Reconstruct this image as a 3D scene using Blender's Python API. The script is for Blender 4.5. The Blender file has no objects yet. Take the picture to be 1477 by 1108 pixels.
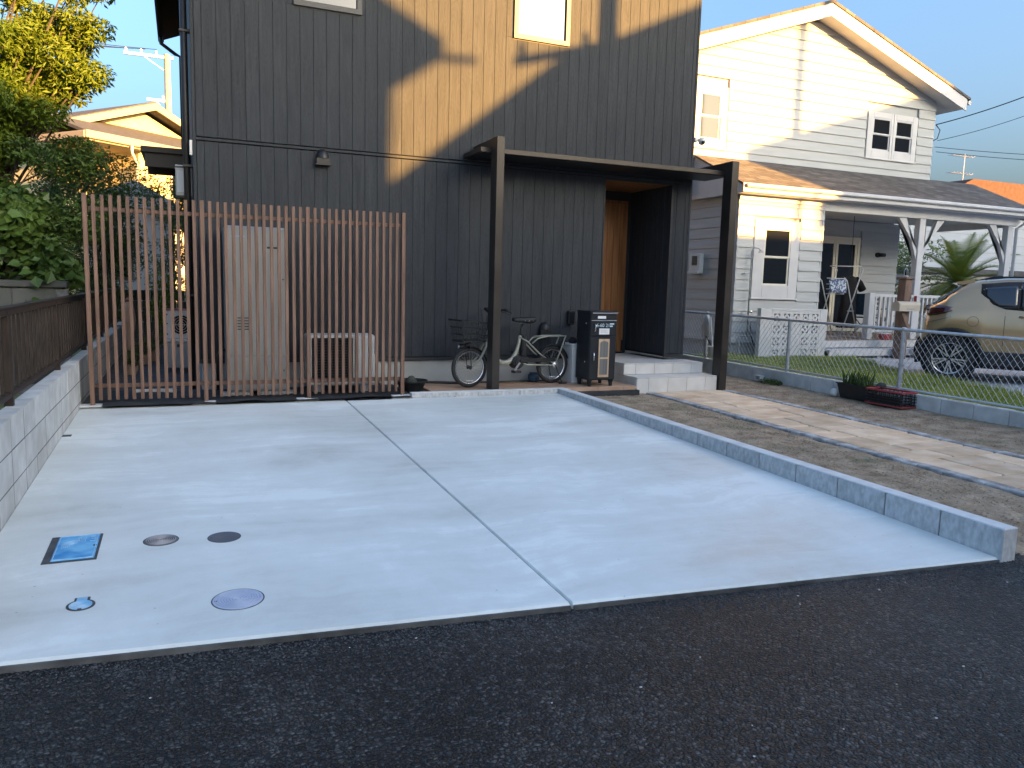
import bpy, bmesh, math, random
from mathutils import Vector, Matrix
random.seed(7)
R = math.radians
sc = bpy.context.scene
COL = sc.collection

# ---------------------------------------------------------------- camera
cam_d = bpy.data.cameras.new('camera')
cam = bpy.data.objects.new('camera', cam_d); COL.objects.link(cam)
sc.camera = cam
PITCH, ROLL, YAW, CAMH = R(7.271), R(1.491), R(23.178), 1.4
fw = Vector((math.sin(YAW)*math.cos(PITCH), math.cos(YAW)*math.cos(PITCH), -math.sin(PITCH)))
r0 = Vector((math.cos(YAW), -math.sin(YAW), 0)); u0 = r0.cross(fw)
rt = r0*math.cos(ROLL)+u0*math.sin(ROLL); up = -r0*math.sin(ROLL)+u0*math.cos(ROLL)
m = Matrix.Identity(4)
for i in range(3):
    m[i][0] = rt[i]; m[i][1] = up[i]; m[i][2] = -fw[i]
m[2][3] = CAMH
cam.matrix_world = m
cam_d.sensor_fit = 'HORIZONTAL'; cam_d.sensor_width = 36.0
cam_d.lens = 1113.13/1477*36
cam_d.clip_start = .05; cam_d.clip_end = 2000

# ---------------------------------------------------------------- light
SUN_AZ, SUN_EL = R(31), R(9.0)          # azimuth from the facade normal, towards +X, behind the camera
world = bpy.data.worlds.new('World'); sc.world = world; world.use_nodes = True
wn = world.node_tree.nodes; wl = world.node_tree.links
bg = wn['Background']
sky = wn.new('ShaderNodeTexSky'); sky.sky_type = 'NISHITA'; sky.sun_disc = False
sky.sun_elevation = SUN_EL
sky.sun_rotation = math.pi - SUN_AZ      # rotation measured from +Y clockwise
sky.altitude = 0; sky.air_density = 1.0; sky.dust_density = 9.0; sky.ozone_density = 3.2
wl.new(sky.outputs[0], bg.inputs[0]); bg.inputs[1].default_value = 0.12
sun_d = bpy.data.lights.new('sun', 'SUN'); sun_d.energy = 4.9; sun_d.angle = R(0.45)
sun_d.color = (1.0, .49, .12)
sun = bpy.data.objects.new('sun', sun_d); COL.objects.link(sun)
sdir = Vector((math.sin(SUN_AZ)*math.cos(SUN_EL), -math.cos(SUN_AZ)*math.cos(SUN_EL), math.sin(SUN_EL)))
sun.rotation_euler = sdir.to_track_quat('Z', 'Y').to_euler()
sun.location = sdir*60
vs = sc.view_settings
vs.view_transform = 'Standard'; vs.look = 'None'; vs.gamma = 1.0; vs.use_curve_mapping = False
vs.exposure = 2.8

# ---------------------------------------------------------------- helpers
OFF = {}
def thing(name, label, cat, loc=(0, 0, 0), group=None, local=False, rz=0):
    o = bpy.data.objects.new(name, None); COL.objects.link(o)
    o.location = loc; o.rotation_euler = (0, 0, rz); o.empty_display_size = .1
    o['label'] = label; o['category'] = cat
    if group: o['group'] = group
    OFF[o] = Vector((0, 0, 0)) if local else Vector(loc)
    return o
def tag(o, label, cat, group=None):
    o['label'] = label; o['category'] = cat
    if group: o['group'] = group
    return o
def struct(o, kind='structure'):
    o['kind'] = kind; return o

class MB:
    def __init__(s): s.v = []; s.f = []
    def add(s, vs_, fs_):
        n = len(s.v); s.v.extend([tuple(p) for p in vs_]); s.f.extend([tuple(i+n for i in f) for f in fs_]); return s
    def box(s, x0, x1, y0, y1, z0, z1):
        return s.add([(x0,y0,z0),(x1,y0,z0),(x1,y1,z0),(x0,y1,z0),(x0,y0,z1),(x1,y0,z1),(x1,y1,z1),(x0,y1,z1)],
            [(0,3,2,1),(4,5,6,7),(0,1,5,4),(1,2,6,5),(2,3,7,6),(3,0,4,7)])
    def cbox(s, x0, x1, y0, y1, z0, z1, b=.004):
        cx,cy,cz=(x0+x1)/2,(y0+y1)/2,(z0+z1)/2; hx,hy,hz=(x1-x0)/2,(y1-y0)/2,(z1-z0)/2
        b=min(b,hx*.9,hy*.9,hz*.9); V=[]; I={}
        for sx in (-1,1):
            for sy in (-1,1):
                for sz in (-1,1):
                    I[sx,sy,sz]=len(V)
                    V+=[(cx+sx*hx,cy+sy*(hy-b),cz+sz*(hz-b)),(cx+sx*(hx-b),cy+sy*hy,cz+sz*(hz-b)),(cx+sx*(hx-b),cy+sy*(hy-b),cz+sz*hz)]
        F=[]
        q=[(-1,-1),(1,-1),(1,1),(-1,1)]
        for sg in (-1,1):
            F.append([I[sg,a,c] for a,c in q]); F.append([I[a,sg,c]+1 for a,c in q]); F.append([I[a,c,sg]+2 for a,c in q])
        for a in (-1,1):
            for c in (-1,1):
                F.append([I[-1,a,c]+1,I[1,a,c]+1,I[1,a,c]+2,I[-1,a,c]+2])
                F.append([I[a,-1,c],I[a,1,c],I[a,1,c]+2,I[a,-1,c]+2])
                F.append([I[a,c,-1],I[a,c,1],I[a,c,1]+1,I[a,c,-1]+1])
        for k in I.values(): F.append([k,k+1,k+2])
        return s.add(V,F)
    def tube(s, pts, r, n=8, closed=False, cap=True):
        P=[Vector(p) for p in pts]; m_=len(P)
        rr = r if isinstance(r,(list,tuple)) else [r]*m_
        V=[]; F=[]; prev=None
        for i in range(m_):
            if closed: t=(P[(i+1)%m_]-P[i-1])
            else: t=P[min(i+1,m_-1)]-P[max(i-1,0)]
            if t.length<1e-9: t=Vector((0,0,1))
            t.normalize()
            if prev is None:
                a=Vector((0,0,1)) if abs(t.z)<.9 else Vector((1,0,0))
                u=a.cross(t).normalized()
            else:
                u=(prev-t*prev.dot(t))
                u = u.normalized() if u.length>1e-6 else Vector((1,0,0)).cross(t).normalized()
            prev=u; w=t.cross(u)
            for k in range(n):
                an=2*math.pi*k/n; V.append(P[i]+(u*math.cos(an)+w*math.sin(an))*rr[i])
        rng = m_ if closed else m_-1
        for i in range(rng):
            j=(i+1)%m_
            for k in range(n):
                F.append((i*n+k,i*n+(k+1)%n,j*n+(k+1)%n,j*n+k))
        if cap and not closed:
            F.append(tuple(range(n))[::-1]); F.append(tuple((m_-1)*n+k for k in range(n)))
        return s.add(V,F)
    def lathe(s, prof, c=(0,0,0), n=20, axis='Z', cap=True):
        V=[];F=[];m_=len(prof)
        for r,z in prof:
            for k in range(n):
                a=2*math.pi*k/n; x,y=r*math.cos(a),r*math.sin(a)
                p={'Z':(x,y,z),'Y':(x,z,y),'X':(z,x,y)}[axis]
                V.append((p[0]+c[0],p[1]+c[1],p[2]+c[2]))
        for i in range(m_-1):
            for k in range(n): F.append((i*n+k,i*n+(k+1)%n,(i+1)*n+(k+1)%n,(i+1)*n+k))
        if cap:
            if prof[0][0]>1e-6: F.append(tuple(range(n))[::-1])
            if prof[-1][0]>1e-6: F.append(tuple((m_-1)*n+k for k in range(n)))
        return s.add(V,F)
    def prism(s, poly, lo, hi, axis='Y'):
        n=len(poly)
        def P(a,b,t): return {'Y':(a,t,b),'X':(t,a,b),'Z':(a,b,t)}[axis]
        V=[P(a,b,lo) for a,b in poly]+[P(a,b,hi) for a,b in poly]
        F=[tuple(range(n)),tuple(range(2*n-1,n-1,-1))]+[(i,(i+1)%n,n+(i+1)%n,n+i) for i in range(n)]
        return s.add(V,F)
    def bar(s, p0, p1, w, h, upv=(0,0,1)):
        a,b=Vector(p0),Vector(p1); t=(b-a).normalized(); u=Vector(upv)
        sd=t.cross(u)
        if sd.length<1e-5: sd=t.cross(Vector((1,0,0)))
        sd.normalize(); u=sd.cross(t)
        V=[]
        for p in (a,b):
            for x,y in ((-1,-1),(1,-1),(1,1),(-1,1)): V.append(p+sd*x*w/2+u*y*h/2)
        return s.add(V,[(0,1,2,3),(7,6,5,4),(0,4,5,1),(1,5,6,2),(2,6,7,3),(3,7,4,0)])
    def quad(s,a,b,c,d): return s.add([a,b,c,d],[(0,1,2,3)])
    def xf(s, M, start=0):
        for i in range(start,len(s.v)): s.v[i]=tuple(M@Vector(s.v[i]))
        return s
    def build(s, name, mat, parent=None, smooth=False, fix=True, angle=None):
        off=OFF.get(parent,Vector((0,0,0))) if parent else Vector((0,0,0))
        me=bpy.data.meshes.new(name)
        ox,oy,oz=off
        me.from_pydata([(x-ox,y-oy,z-oz) for x,y,z in s.v],[],s.f)
        if fix and len(s.f)<60000:
            bm=bmesh.new(); bm.from_mesh(me); bmesh.ops.recalc_face_normals(bm,faces=bm.faces); bm.to_mesh(me); bm.free()
        if smooth:
            me.polygons.foreach_set('use_smooth',[True]*len(me.polygons))
            if angle: me.set_sharp_from_angle(angle=R(angle))
        me.update()
        if mat: me.materials.append(mat)
        o=bpy.data.objects.new(name,me); COL.objects.link(o)
        if parent: o.parent=parent; OFF[o]=OFF.get(parent,Vector((0,0,0)))
        return o
def inst(src, name, loc, parent, rz=0, scale=None, mat=None):
    "a further piece sharing src's mesh; loc in world (or thing-local) coordinates"
    o=bpy.data.objects.new(name,src.data); COL.objects.link(o)
    off=OFF.get(parent,Vector((0,0,0)))
    o.parent=parent; o.location=Vector(loc)-off; o.rotation_euler=(0,0,rz)
    if scale: o.scale=scale
    OFF[o]=off
    return o
def local_piece(mb, name, mat, loc, parent, rz=0, smooth=False):
    "piece whose mesh is built round its own origin"
    OFF_p=OFF.get(parent,Vector((0,0,0)))
    keep=OFF[parent]; OFF[parent]=Vector((0,0,0)); o=mb.build(name,mat,parent,smooth); OFF[parent]=keep
    o.location=Vector(loc)-OFF_p; o.rotation_euler=(0,0,rz)
    return o

# ---------------------------------------------------------------- materials
def mat(name, c1, c2=None, scale=4, detail=5, rough=.7, bump=0., bscale=80, bdist=.004, stretch=(1,1,1), bstretch=None, metal=0, ior=1.45,
        ramp=(.35,.65), var=0., coat=0, rvar=0, trans=0, c3=None, scale3=1., ramp3=(.5,.7), voro=False):
    M=bpy.data.materials.new(name); M.use_nodes=True; nt=M.node_tree; N=nt.nodes; L=nt.links
    b=N['Principled BSDF']; b.inputs['Roughness'].default_value=rough; b.inputs['Metallic'].default_value=metal
    b.inputs['IOR'].default_value=ior; b.inputs['Coat Weight'].default_value=coat; b.inputs['Coat Roughness'].default_value=.05
    b.inputs['Base Color'].default_value=(*c1,1)
    geo=N.new('ShaderNodeNewGeometry')
    def mp(st):
        n=N.new('ShaderNodeMapping'); n.inputs['Scale'].default_value=st; L.new(geo.outputs['Position'],n.inputs[0]); return n.outputs[0]
    out=None
    if c2:
        nz=N.new('ShaderNodeTexNoise'); nz.inputs['Scale'].default_value=scale; nz.inputs['Detail'].default_value=detail
        L.new(mp(stretch),nz.inputs['Vector'])
        rp=N.new('ShaderNodeValToRGB'); rp.color_ramp.elements[0].position=ramp[0]; rp.color_ramp.elements[1].position=ramp[1]
        rp.color_ramp.elements[0].color=(*c1,1); rp.color_ramp.elements[1].color=(*c2,1)
        L.new(nz.outputs['Fac'],rp.inputs[0]); out=rp.outputs[0]
        if rvar:
            mr=N.new('ShaderNodeMapRange'); mr.inputs['To Min'].default_value=rough-rvar; mr.inputs['To Max'].default_value=rough+rvar
            L.new(nz.outputs['Fac'],mr.inputs['Value']); L.new(mr.outputs[0],b.inputs['Roughness'])
    if c3:
        nz3=N.new('ShaderNodeTexNoise'); nz3.inputs['Scale'].default_value=scale3; nz3.inputs['Detail'].default_value=4
        L.new(mp((1,1,1)),nz3.inputs['Vector'])
        rp3=N.new('ShaderNodeValToRGB'); rp3.color_ramp.elements[0].position=ramp3[0]; rp3.color_ramp.elements[1].position=ramp3[1]
        L.new(nz3.outputs['Fac'],rp3.inputs[0])
        mx=N.new('ShaderNodeMix'); mx.data_type='RGBA'
        L.new(rp3.outputs[0],mx.inputs['Factor']); 
        if out: L.new(out,mx.inputs['A'])
        else: mx.inputs['A'].default_value=(*c1,1)
        mx.inputs['B'].default_value=(*c3,1); out=mx.outputs['Result']
    if var:
        oi=N.new('ShaderNodeObjectInfo'); mr=N.new('ShaderNodeMapRange')
        mr.inputs['To Min'].default_value=1-var; mr.inputs['To Max'].default_value=1+var
        L.new(oi.outputs['Random'],mr.inputs['Value'])
        hs=N.new('ShaderNodeHueSaturation'); L.new(mr.outputs[0],hs.inputs['Value'])
        if out: L.new(out,hs.inputs['Color'])
        else: hs.inputs['Color'].default_value=(*c1,1)
        out=hs.outputs[0]
    if out: L.new(out,b.inputs['Base Color'])
    if bump:
        if voro:
            bn=N.new('ShaderNodeTexVoronoi'); bn.inputs['Scale'].default_value=bscale; o_='Distance'
        else:
            bn=N.new('ShaderNodeTexNoise'); bn.inputs['Scale'].default_value=bscale; bn.inputs['Detail'].default_value=4; o_='Fac'
        L.new(mp(bstretch or stretch),bn.inputs['Vector'])
        bp=N.new('ShaderNodeBump'); bp.inputs['Strength'].default_value=bump; bp.inputs['Distance'].default_value=bdist
        L.new(bn.outputs[o_],bp.inputs['Height']); L.new(bp.outputs[0],b.inputs['Normal'])
    if trans:
        tr=N.new('ShaderNodeBsdfTranslucent'); ms=N.new('ShaderNodeMixShader'); ms.inputs[0].default_value=trans
        if out: L.new(out,tr.inputs[0])
        else: tr.inputs[0].default_value=(*c1,1)
        L.new(b.outputs[0],ms.inputs[1]); L.new(tr.outputs[0],ms.inputs[2]); L.new(ms.outputs[0],N['Material Output'].inputs[0])
    return M

def asphalt_mat():
    M=mat('asphalt',(.022,.023,.025)); nt=M.node_tree;N=nt.nodes;L=nt.links;b=N['Principled BSDF']
    geo=N.new('ShaderNodeNewGeometry')
    def vor(sc_,feat='F1'):
        v=N.new('ShaderNodeTexVoronoi'); v.feature=feat; v.inputs['Scale'].default_value=sc_; L.new(geo.outputs['Position'],v.inputs['Vector']); return v
    def noi(sc_,det,r_):
        n=N.new('ShaderNodeTexNoise'); n.inputs['Scale'].default_value=sc_; n.inputs['Detail'].default_value=det; n.inputs['Roughness'].default_value=r_; L.new(geo.outputs['Position'],n.inputs['Vector']); return n
    def math_(op,a,b_=None,c_=None):
        m_=N.new('ShaderNodeMath'); m_.operation=op
        for k,x in enumerate((a,b_,c_)):
            if x is None: continue
            if isinstance(x,(int,float)): m_.inputs[k].default_value=x
            else: L.new(x,m_.inputs[k])
        return m_.outputs[0]
    v=vor(62); e=vor(62,'DISTANCE_TO_EDGE'); v2=vor(150); n1=noi(1.1,7,.68); n2=noi(7,5,.6)
    sep=N.new('ShaderNodeSeparateColor'); L.new(v.outputs['Color'],sep.inputs[0])
    rp=N.new('ShaderNodeValToRGB'); q=rp.color_ramp.elements
    q[0].position=0; q[0].color=(.006,.0075,.009,1); q[1].position=1; q[1].color=(.115,.117,.117,1)
    q.new(.3).color=(.011,.013,.0155,1); q.new(.64).color=(.040,.043,.046,1)
    # worn patches show more bare stone
    wear=math_('MULTIPLY_ADD',n1.outputs['Fac'],1.5,-.78)
    fac=math_('ADD',sep.outputs[0],wear); L.new(fac,rp.inputs[0])
    # dark gaps between stones
    gap=N.new('ShaderNodeMapRange'); gap.inputs['From Max'].default_value=.22; gap.inputs['To Min'].default_value=.12; L.new(e.outputs['Distance'],gap.inputs['Value'])
    mx=N.new('ShaderNodeMix'); mx.data_type='RGBA'; mx.blend_type='MULTIPLY'; mx.inputs['Factor'].default_value=1
    L.new(rp.outputs[0],mx.inputs['A']); L.new(gap.outputs[0],mx.inputs['B'])
    # dusty film in places
    rp2=N.new('ShaderNodeValToRGB'); rp2.color_ramp.elements[0].position=.53; rp2.color_ramp.elements[1].position=.72; L.new(n1.outputs['Fac'],rp2.inputs[0])
    film=math_('MULTIPLY',rp2.outputs[0],math_('MULTIPLY',n2.outputs['Fac'],.55))
    mx2=N.new('ShaderNodeMix'); mx2.data_type='RGBA'; mx2.inputs['B'].default_value=(.075,.068,.058,1)
    L.new(film,mx2.inputs['Factor']); L.new(mx.outputs['Result'],mx2.inputs['A']); L.new(mx2.outputs['Result'],b.inputs['Base Color'])
    dome=math_('MINIMUM',e.outputs['Distance'],.3)
    hgt=math_('MULTIPLY_ADD',sep.outputs[1],.35,math_('MULTIPLY_ADD',v2.outputs['Distance'],.25,math_('MULTIPLY',dome,2.2)))
    bp=N.new('ShaderNodeBump'); bp.inputs['Strength'].default_value=1; bp.inputs['Distance'].default_value=.014
    L.new(hgt,bp.inputs['Height']); L.new(bp.outputs[0],b.inputs['Normal'])
    b.inputs['Roughness'].default_value=.48
    return M

def slab_mat():
    M=mat('slab_concrete',(.5,.5,.49)); nt=M.node_tree;N=nt.nodes;L=nt.links;b=N['Principled BSDF']
    geo=N.new('ShaderNodeNewGeometry')
    wob=N.new('ShaderNodeTexNoise'); wob.inputs['Scale'].default_value=.9; wob.inputs['Detail'].default_value=3; L.new(geo.outputs['Position'],wob.inputs['Vector'])
    add=N.new('ShaderNodeVectorMath'); add.operation='MULTIPLY_ADD'; add.inputs[1].default_value=(.5,.5,0); L.new(wob.outputs['Color'],add.inputs[0]); L.new(geo.outputs['Position'],add.inputs[2])
    def nz_(st,sc_,det,rough=.5,rot=-4,src=add.outputs[0]):
        mpn=N.new('ShaderNodeMapping'); mpn.inputs['Scale'].default_value=st; mpn.inputs['Rotation'].default_value=(0,0,R(rot)); L.new(src,mpn.inputs[0])
        n=N.new('ShaderNodeTexNoise'); n.inputs['Scale'].default_value=sc_; n.inputs['Detail'].default_value=det; n.inputs['Roughness'].default_value=rough
        L.new(mpn.outputs[0],n.inputs['Vector']); return n.outputs['Fac']
    def ma(a,k,c_):
        m_=N.new('ShaderNodeMath'); m_.operation='MULTIPLY_ADD'; m_.inputs[1].default_value=k; L.new(a,m_.inputs[0])
        if isinstance(c_,float): m_.inputs[2].default_value=c_
        else: L.new(c_,m_.inputs[2])
        return m_.outputs[0]
    a=nz_((.8,1.25,1),.85,7,.6); s_=nz_((.3,4.2,1),1.5,6,.62,-5); f=nz_((1,1,1),90,4,.6,0,geo.outputs['Position']); d_=nz_((1,1,1),9,6,.65,0)
    m1=ma(s_,.42,a); m2=ma(d_,.22,m1); m3=ma(f,.10,m2)
    rp=N.new('ShaderNodeValToRGB'); e=rp.color_ramp.elements
    e[0].position=.70; e[0].color=(.56,.58,.54,1); e[1].position=1.06; e[1].color=(.78,.82,.79,1)
    e[0].position=.66; e.new(.80).color=(.655,.685,.65,1); e.new(.92).color=(.705,.74,.71,1)
    L.new(m3,rp.inputs[0])
    # small dark specks and pits
    v=N.new('ShaderNodeTexVoronoi'); v.inputs['Scale'].default_value=7; L.new(geo.outputs['Position'],v.inputs['Vector'])
    sp=N.new('ShaderNodeMapRange'); sp.inputs['From Min'].default_value=.02; sp.inputs['From Max'].default_value=.045; sp.inputs['To Min'].default_value=.62; L.new(v.outputs['Distance'],sp.inputs['Value'])
    mx=N.new('ShaderNodeMix'); mx.data_type='RGBA'; mx.blend_type='MULTIPLY'; mx.inputs['Factor'].default_value=1; L.new(rp.outputs[0],mx.inputs['A']); L.new(sp.outputs[0],mx.inputs['B'])
    L.new(mx.outputs['Result'],b.inputs['Base Color'])
    mr=N.new('ShaderNodeMapRange'); mr.inputs['From Min'].default_value=.5; mr.inputs['From Max'].default_value=1; mr.inputs['To Min'].default_value=.42; mr.inputs['To Max'].default_value=.72
    L.new(m2,mr.inputs['Value']); L.new(mr.outputs[0],b.inputs['Roughness'])
    bp=N.new('ShaderNodeBump'); bp.inputs['Strength'].default_value=.3; bp.inputs['Distance'].default_value=.003
    L.new(m3,bp.inputs['Height']); L.new(bp.outputs[0],b.inputs['Normal'])
    return M

def siding_mat():
    M=mat('charcoal_siding',(.06,.062,.066)); nt=M.node_tree;N=nt.nodes;L=nt.links;b=N['Principled BSDF']
    geo=N.new('ShaderNodeNewGeometry'); oi=N.new('ShaderNodeObjectInfo')
    cb=N.new('ShaderNodeVectorMath'); cb.operation='MULTIPLY_ADD'
    cc=N.new('ShaderNodeCombineXYZ'); L.new(oi.outputs['Random'],cc.inputs[2])
    cb.inputs[1].default_value=(0,0,17); L.new(cc.outputs[0],cb.inputs[0]); L.new(geo.outputs['Position'],cb.inputs[2])
    mpn=N.new('ShaderNodeMapping'); mpn.inputs['Scale'].default_value=(30,30,2.2); L.new(cb.outputs[0],mpn.inputs[0])
    g=N.new('ShaderNodeTexNoise'); g.inputs['Scale'].default_value=1.; g.inputs['Detail'].default_value=6; g.inputs['Distortion'].default_value=1.2; L.new(mpn.outputs[0],g.inputs['Vector'])
    mk=N.new('ShaderNodeMapping'); mk.inputs['Scale'].default_value=(9,9,2.6); L.new(cb.outputs[0],mk.inputs[0])
    k=N.new('ShaderNodeTexVoronoi'); k.inputs['Scale'].default_value=1.; L.new(mk.outputs[0],k.inputs['Vector'])
    wv=N.new('ShaderNodeMath'); wv.operation='SINE'; mw=N.new('ShaderNodeMath'); mw.operation='MULTIPLY'; mw.inputs[1].default_value=38; L.new(k.outputs['Distance'],mw.inputs[0]); L.new(mw.outputs[0],wv.inputs[0])
    ad=N.new('ShaderNodeMath'); ad.operation='MULTIPLY_ADD'; ad.inputs[1].default_value=.06; L.new(wv.outputs[0],ad.inputs[0]); L.new(g.outputs['Fac'],ad.inputs[2])
    rp=N.new('ShaderNodeValToRGB'); e=rp.color_ramp.elements
    e[0].position=.3; e[0].color=(.0245,.029,.0345,1); e[1].position=.76; e[1].color=(.043,.0485,.055,1)
    L.new(ad.outputs[0],rp.inputs[0])
    mr=N.new('ShaderNodeMapRange'); mr.inputs['To Min'].default_value=.94; mr.inputs['To Max'].default_value=1.06; L.new(oi.outputs['Random'],mr.inputs['Value'])
    hs=N.new('ShaderNodeHueSaturation'); L.new(mr.outputs[0],hs.inputs['Value']); L.new(rp.outputs[0],hs.inputs['Color']); L.new(hs.outputs[0],b.inputs['Base Color'])
    bp=N.new('ShaderNodeBump'); bp.inputs['Strength'].default_value=.45; bp.inputs['Distance'].default_value=.004
    L.new(ad.outputs[0],bp.inputs['Height']); L.new(bp.outputs[0],b.inputs['Normal'])
    b.inputs['Roughness'].default_value=.62; b.inputs['Specular IOR Level'].default_value=.22
    return M

def shingle_mat(name,c1,c2):
    M=mat(name,c1); nt=M.node_tree;N=nt.nodes;L=nt.links;b=N['Principled BSDF']
    geo=N.new('ShaderNodeNewGeometry')
    mpn=N.new('ShaderNodeMapping'); mpn.inputs['Scale'].default_value=(1,1.1,0); L.new(geo.outputs['Position'],mpn.inputs[0])
    br=N.new('ShaderNodeTexBrick'); br.inputs['Scale'].default_value=1; br.inputs['Brick Width'].default_value=.28; br.inputs['Row Height'].default_value=.13
    br.inputs['Mortar Size'].default_value=.006; br.inputs['Color1'].default_value=(*c1,1); br.inputs['Color2'].default_value=(*c2,1); br.inputs['Mortar'].default_value=(c1[0]*.4,c1[1]*.4,c1[2]*.4,1)
    L.new(mpn.outputs[0],br.inputs['Vector'])
    n=N.new('ShaderNodeTexNoise'); n.inputs['Scale'].default_value=3; n.inputs['Detail'].default_value=6; L.new(geo.outputs['Position'],n.inputs['Vector'])
    mx=N.new('ShaderNodeMix'); mx.data_type='RGBA'; mx.blend_type='MULTIPLY'; mx.inputs['Factor'].default_value=.8
    L.new(br.outputs['Color'],mx.inputs['A']); L.new(n.outputs['Fac'],mx.inputs['B']); L.new(mx.outputs['Result'],b.inputs['Base Color'])
    b.inputs['Roughness'].default_value=.9
    bp=N.new('ShaderNodeBump'); bp.inputs['Strength'].default_value=.5; bp.inputs['Distance'].default_value=.01; L.new(br.outputs['Fac'],bp.inputs['Height']); bp.invert=True
    L.new(bp.outputs[0],b.inputs['Normal'])
    return M

def wood_mat(name,c1,c2,st=(18,18,1.2),rough=.5):
    return mat(name,c1,c2,scale=1.6,detail=7,stretch=st,rough=rough,bump=.15,bscale=2,bdist=.003,var=.12)

def deck_soil():
    return None
m_asphalt=asphalt_mat(); m_slab=slab_mat(); m_siding=siding_mat()
m_ground=mat('dry_earth',(.16,.14,.11),(.22,.2,.16),scale=2,rough=.95)
m_soil=mat('soil',(.23,.165,.105),(.46,.36,.25),scale=6,detail=10,rough=.97,bump=1,bscale=30,bdist=.03,c3=(.19,.175,.10),scale3=2.2,ramp3=(.56,.75),ramp=(.3,.7))
m_block=mat('concrete_block',(.46,.465,.45),(.60,.605,.59),scale=7,detail=8,rough=.85,bump=.5,bscale=140,bdist=.003,var=.06,c3=(.40,.39,.36),scale3=1.6,ramp3=(.55,.8))
m_splitblock=mat('kerb_block',(.38,.385,.38),(.54,.545,.54),scale=38,detail=8,stretch=(1,1,.5),rough=.9,bump=.7,bscale=90,bdist=.004,var=.05,c3=(.3,.295,.28),scale3=4,ramp3=(.6,.8))
m_kerbtop=mat('kerb_cap',(.58,.585,.57),(.7,.705,.69),scale=9,rough=.85,bump=.2,bscale=140,bdist=.002)
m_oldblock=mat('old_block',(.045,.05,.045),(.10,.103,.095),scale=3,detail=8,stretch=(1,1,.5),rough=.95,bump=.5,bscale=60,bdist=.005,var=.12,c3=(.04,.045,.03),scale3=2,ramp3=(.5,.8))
m_joint=mat('mortar_joint',(.10,.10,.098),(.17,.17,.165),scale=20,rough=.95)
m_found=mat('foundation_render',(.33,.34,.33),(.42,.43,.42),scale=2.5,detail=8,rough=.9,bump=.2,bscale=60,c3=(.25,.25,.23),scale3=1.3,ramp3=(.55,.8))
m_tile=mat('porch_tile',(.58,.56,.52),(.66,.64,.60),scale=6,detail=8,rough=.45,bump=.1,bscale=90,var=.03)
m_black=mat('black_metal',(.012,.012,.013),(.018,.018,.018),scale=4,rough=.42)
m_bronze=mat('bronze_steel',(.035,.03,.026),(.05,.042,.036),scale=3,rough=.38,metal=.35,rvar=.06)
m_dark=mat('dark_trim',(.02,.022,.025),rough=.5)
m_blackvoid=mat('dark_core',(.015,.016,.018),rough=.9)
m_door=wood_mat('door_oak',(.17,.068,.022),(.30,.135,.05),st=(14,14,.9),rough=.42)
m_slat=wood_mat('woodgrain_slat',(.115,.063,.042),(.20,.115,.08),st=(26,26,1.5),rough=.5)
m_rail=mat('brown_aluminium',(.030,.021,.016),(.05,.036,.028),scale=8,rough=.45,metal=.3)
m_glass=mat('window_glass',(.012,.015,.018),rough=.02,ior=1.9)
m_glassd=mat('dark_glass',(.01,.012,.015),rough=.04,ior=1.38)
m_white=mat('white_paint',(.52,.53,.53),(.58,.58,.58),scale=3,rough=.5,bump=.06,bscale=60)
m_clap=mat('white_clapboard',(.385,.405,.405),(.43,.45,.45),scale=3,stretch=(.4,.4,4),rough=.55,bump=.12,bscale=14,bdist=.002,bstretch=(1,1,12),var=.02)
m_cream=mat('cream_trim',(.72,.68,.56),rough=.5)
m_shing=shingle_mat('shingles',(.13,.12,.11),(.24,.22,.205))
m_galv=mat('galvanised',(.42,.44,.46),(.55,.57,.58),scale=14,rough=.42,metal=.55,rvar=.1)
m_grass=mat('grass_blades',(.19,.27,.035),(.42,.44,.10),scale=3,rough=.7,trans=.25,ramp=(.3,.7))
m_lawn=mat('lawn_soil',(.10,.12,.03),(.16,.16,.055),scale=5,rough=.95)
m_drive=mat('drive_concrete',(.38,.385,.39),(.5,.5,.5),scale=1.5,detail=7,rough=.85,bump=.15,bscale=80)
m_paver=mat('sandstone_paver',(.60,.42,.26),(.78,.59,.41),scale=4.5,detail=8,rough=.8,bump=.35,bscale=22,bdist=.006,var=.16)
m_border=mat('slate_sett',(.22,.22,.215),(.50,.49,.47),scale=9,detail=8,rough=.85,bump=.5,bscale=40,bdist=.006,var=.18)
m_terr=mat('terrace_board',(.36,.225,.145),(.48,.325,.225),scale=3,detail=7,stretch=(1,6,1),rough=.65,bump=.15,bscale=30,var=.06)
m_sheet=mat('weed_sheet',(.018,.02,.023),(.04,.043,.047),scale=5,rough=.75,bump=.3,bscale=70)
m_gravelgrey=mat('passage_ground',(.05,.05,.052),(.10,.10,.10),scale=9,detail=8,rough=.9,bump=.6,bscale=45,bdist=.01)
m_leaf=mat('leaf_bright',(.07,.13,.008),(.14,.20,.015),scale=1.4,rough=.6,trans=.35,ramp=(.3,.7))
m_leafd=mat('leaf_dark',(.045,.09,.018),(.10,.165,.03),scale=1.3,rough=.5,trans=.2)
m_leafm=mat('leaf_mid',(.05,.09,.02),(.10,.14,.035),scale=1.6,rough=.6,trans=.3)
m_palm=mat('palm_leaf',(.08,.15,.025),(.22,.25,.04),scale=1.5,rough=.5,trans=.25)
m_bark=mat('bark',(.035,.03,.025),(.08,.07,.06),scale=9,stretch=(1,1,.3),rough=.95,bump=.8,bscale=40,bdist=.01)
m_silver=mat('tank_silver',(.42,.42,.40),(.47,.47,.45),scale=2,rough=.4,metal=.15)
m_offwhite=mat('plastic_offwhite',(.62,.62,.59),(.68,.68,.65),scale=3,rough=.5)
m_grey=mat('plastic_grey',(.3,.31,.32),(.35,.36,.37),scale=4,rough=.55)
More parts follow.
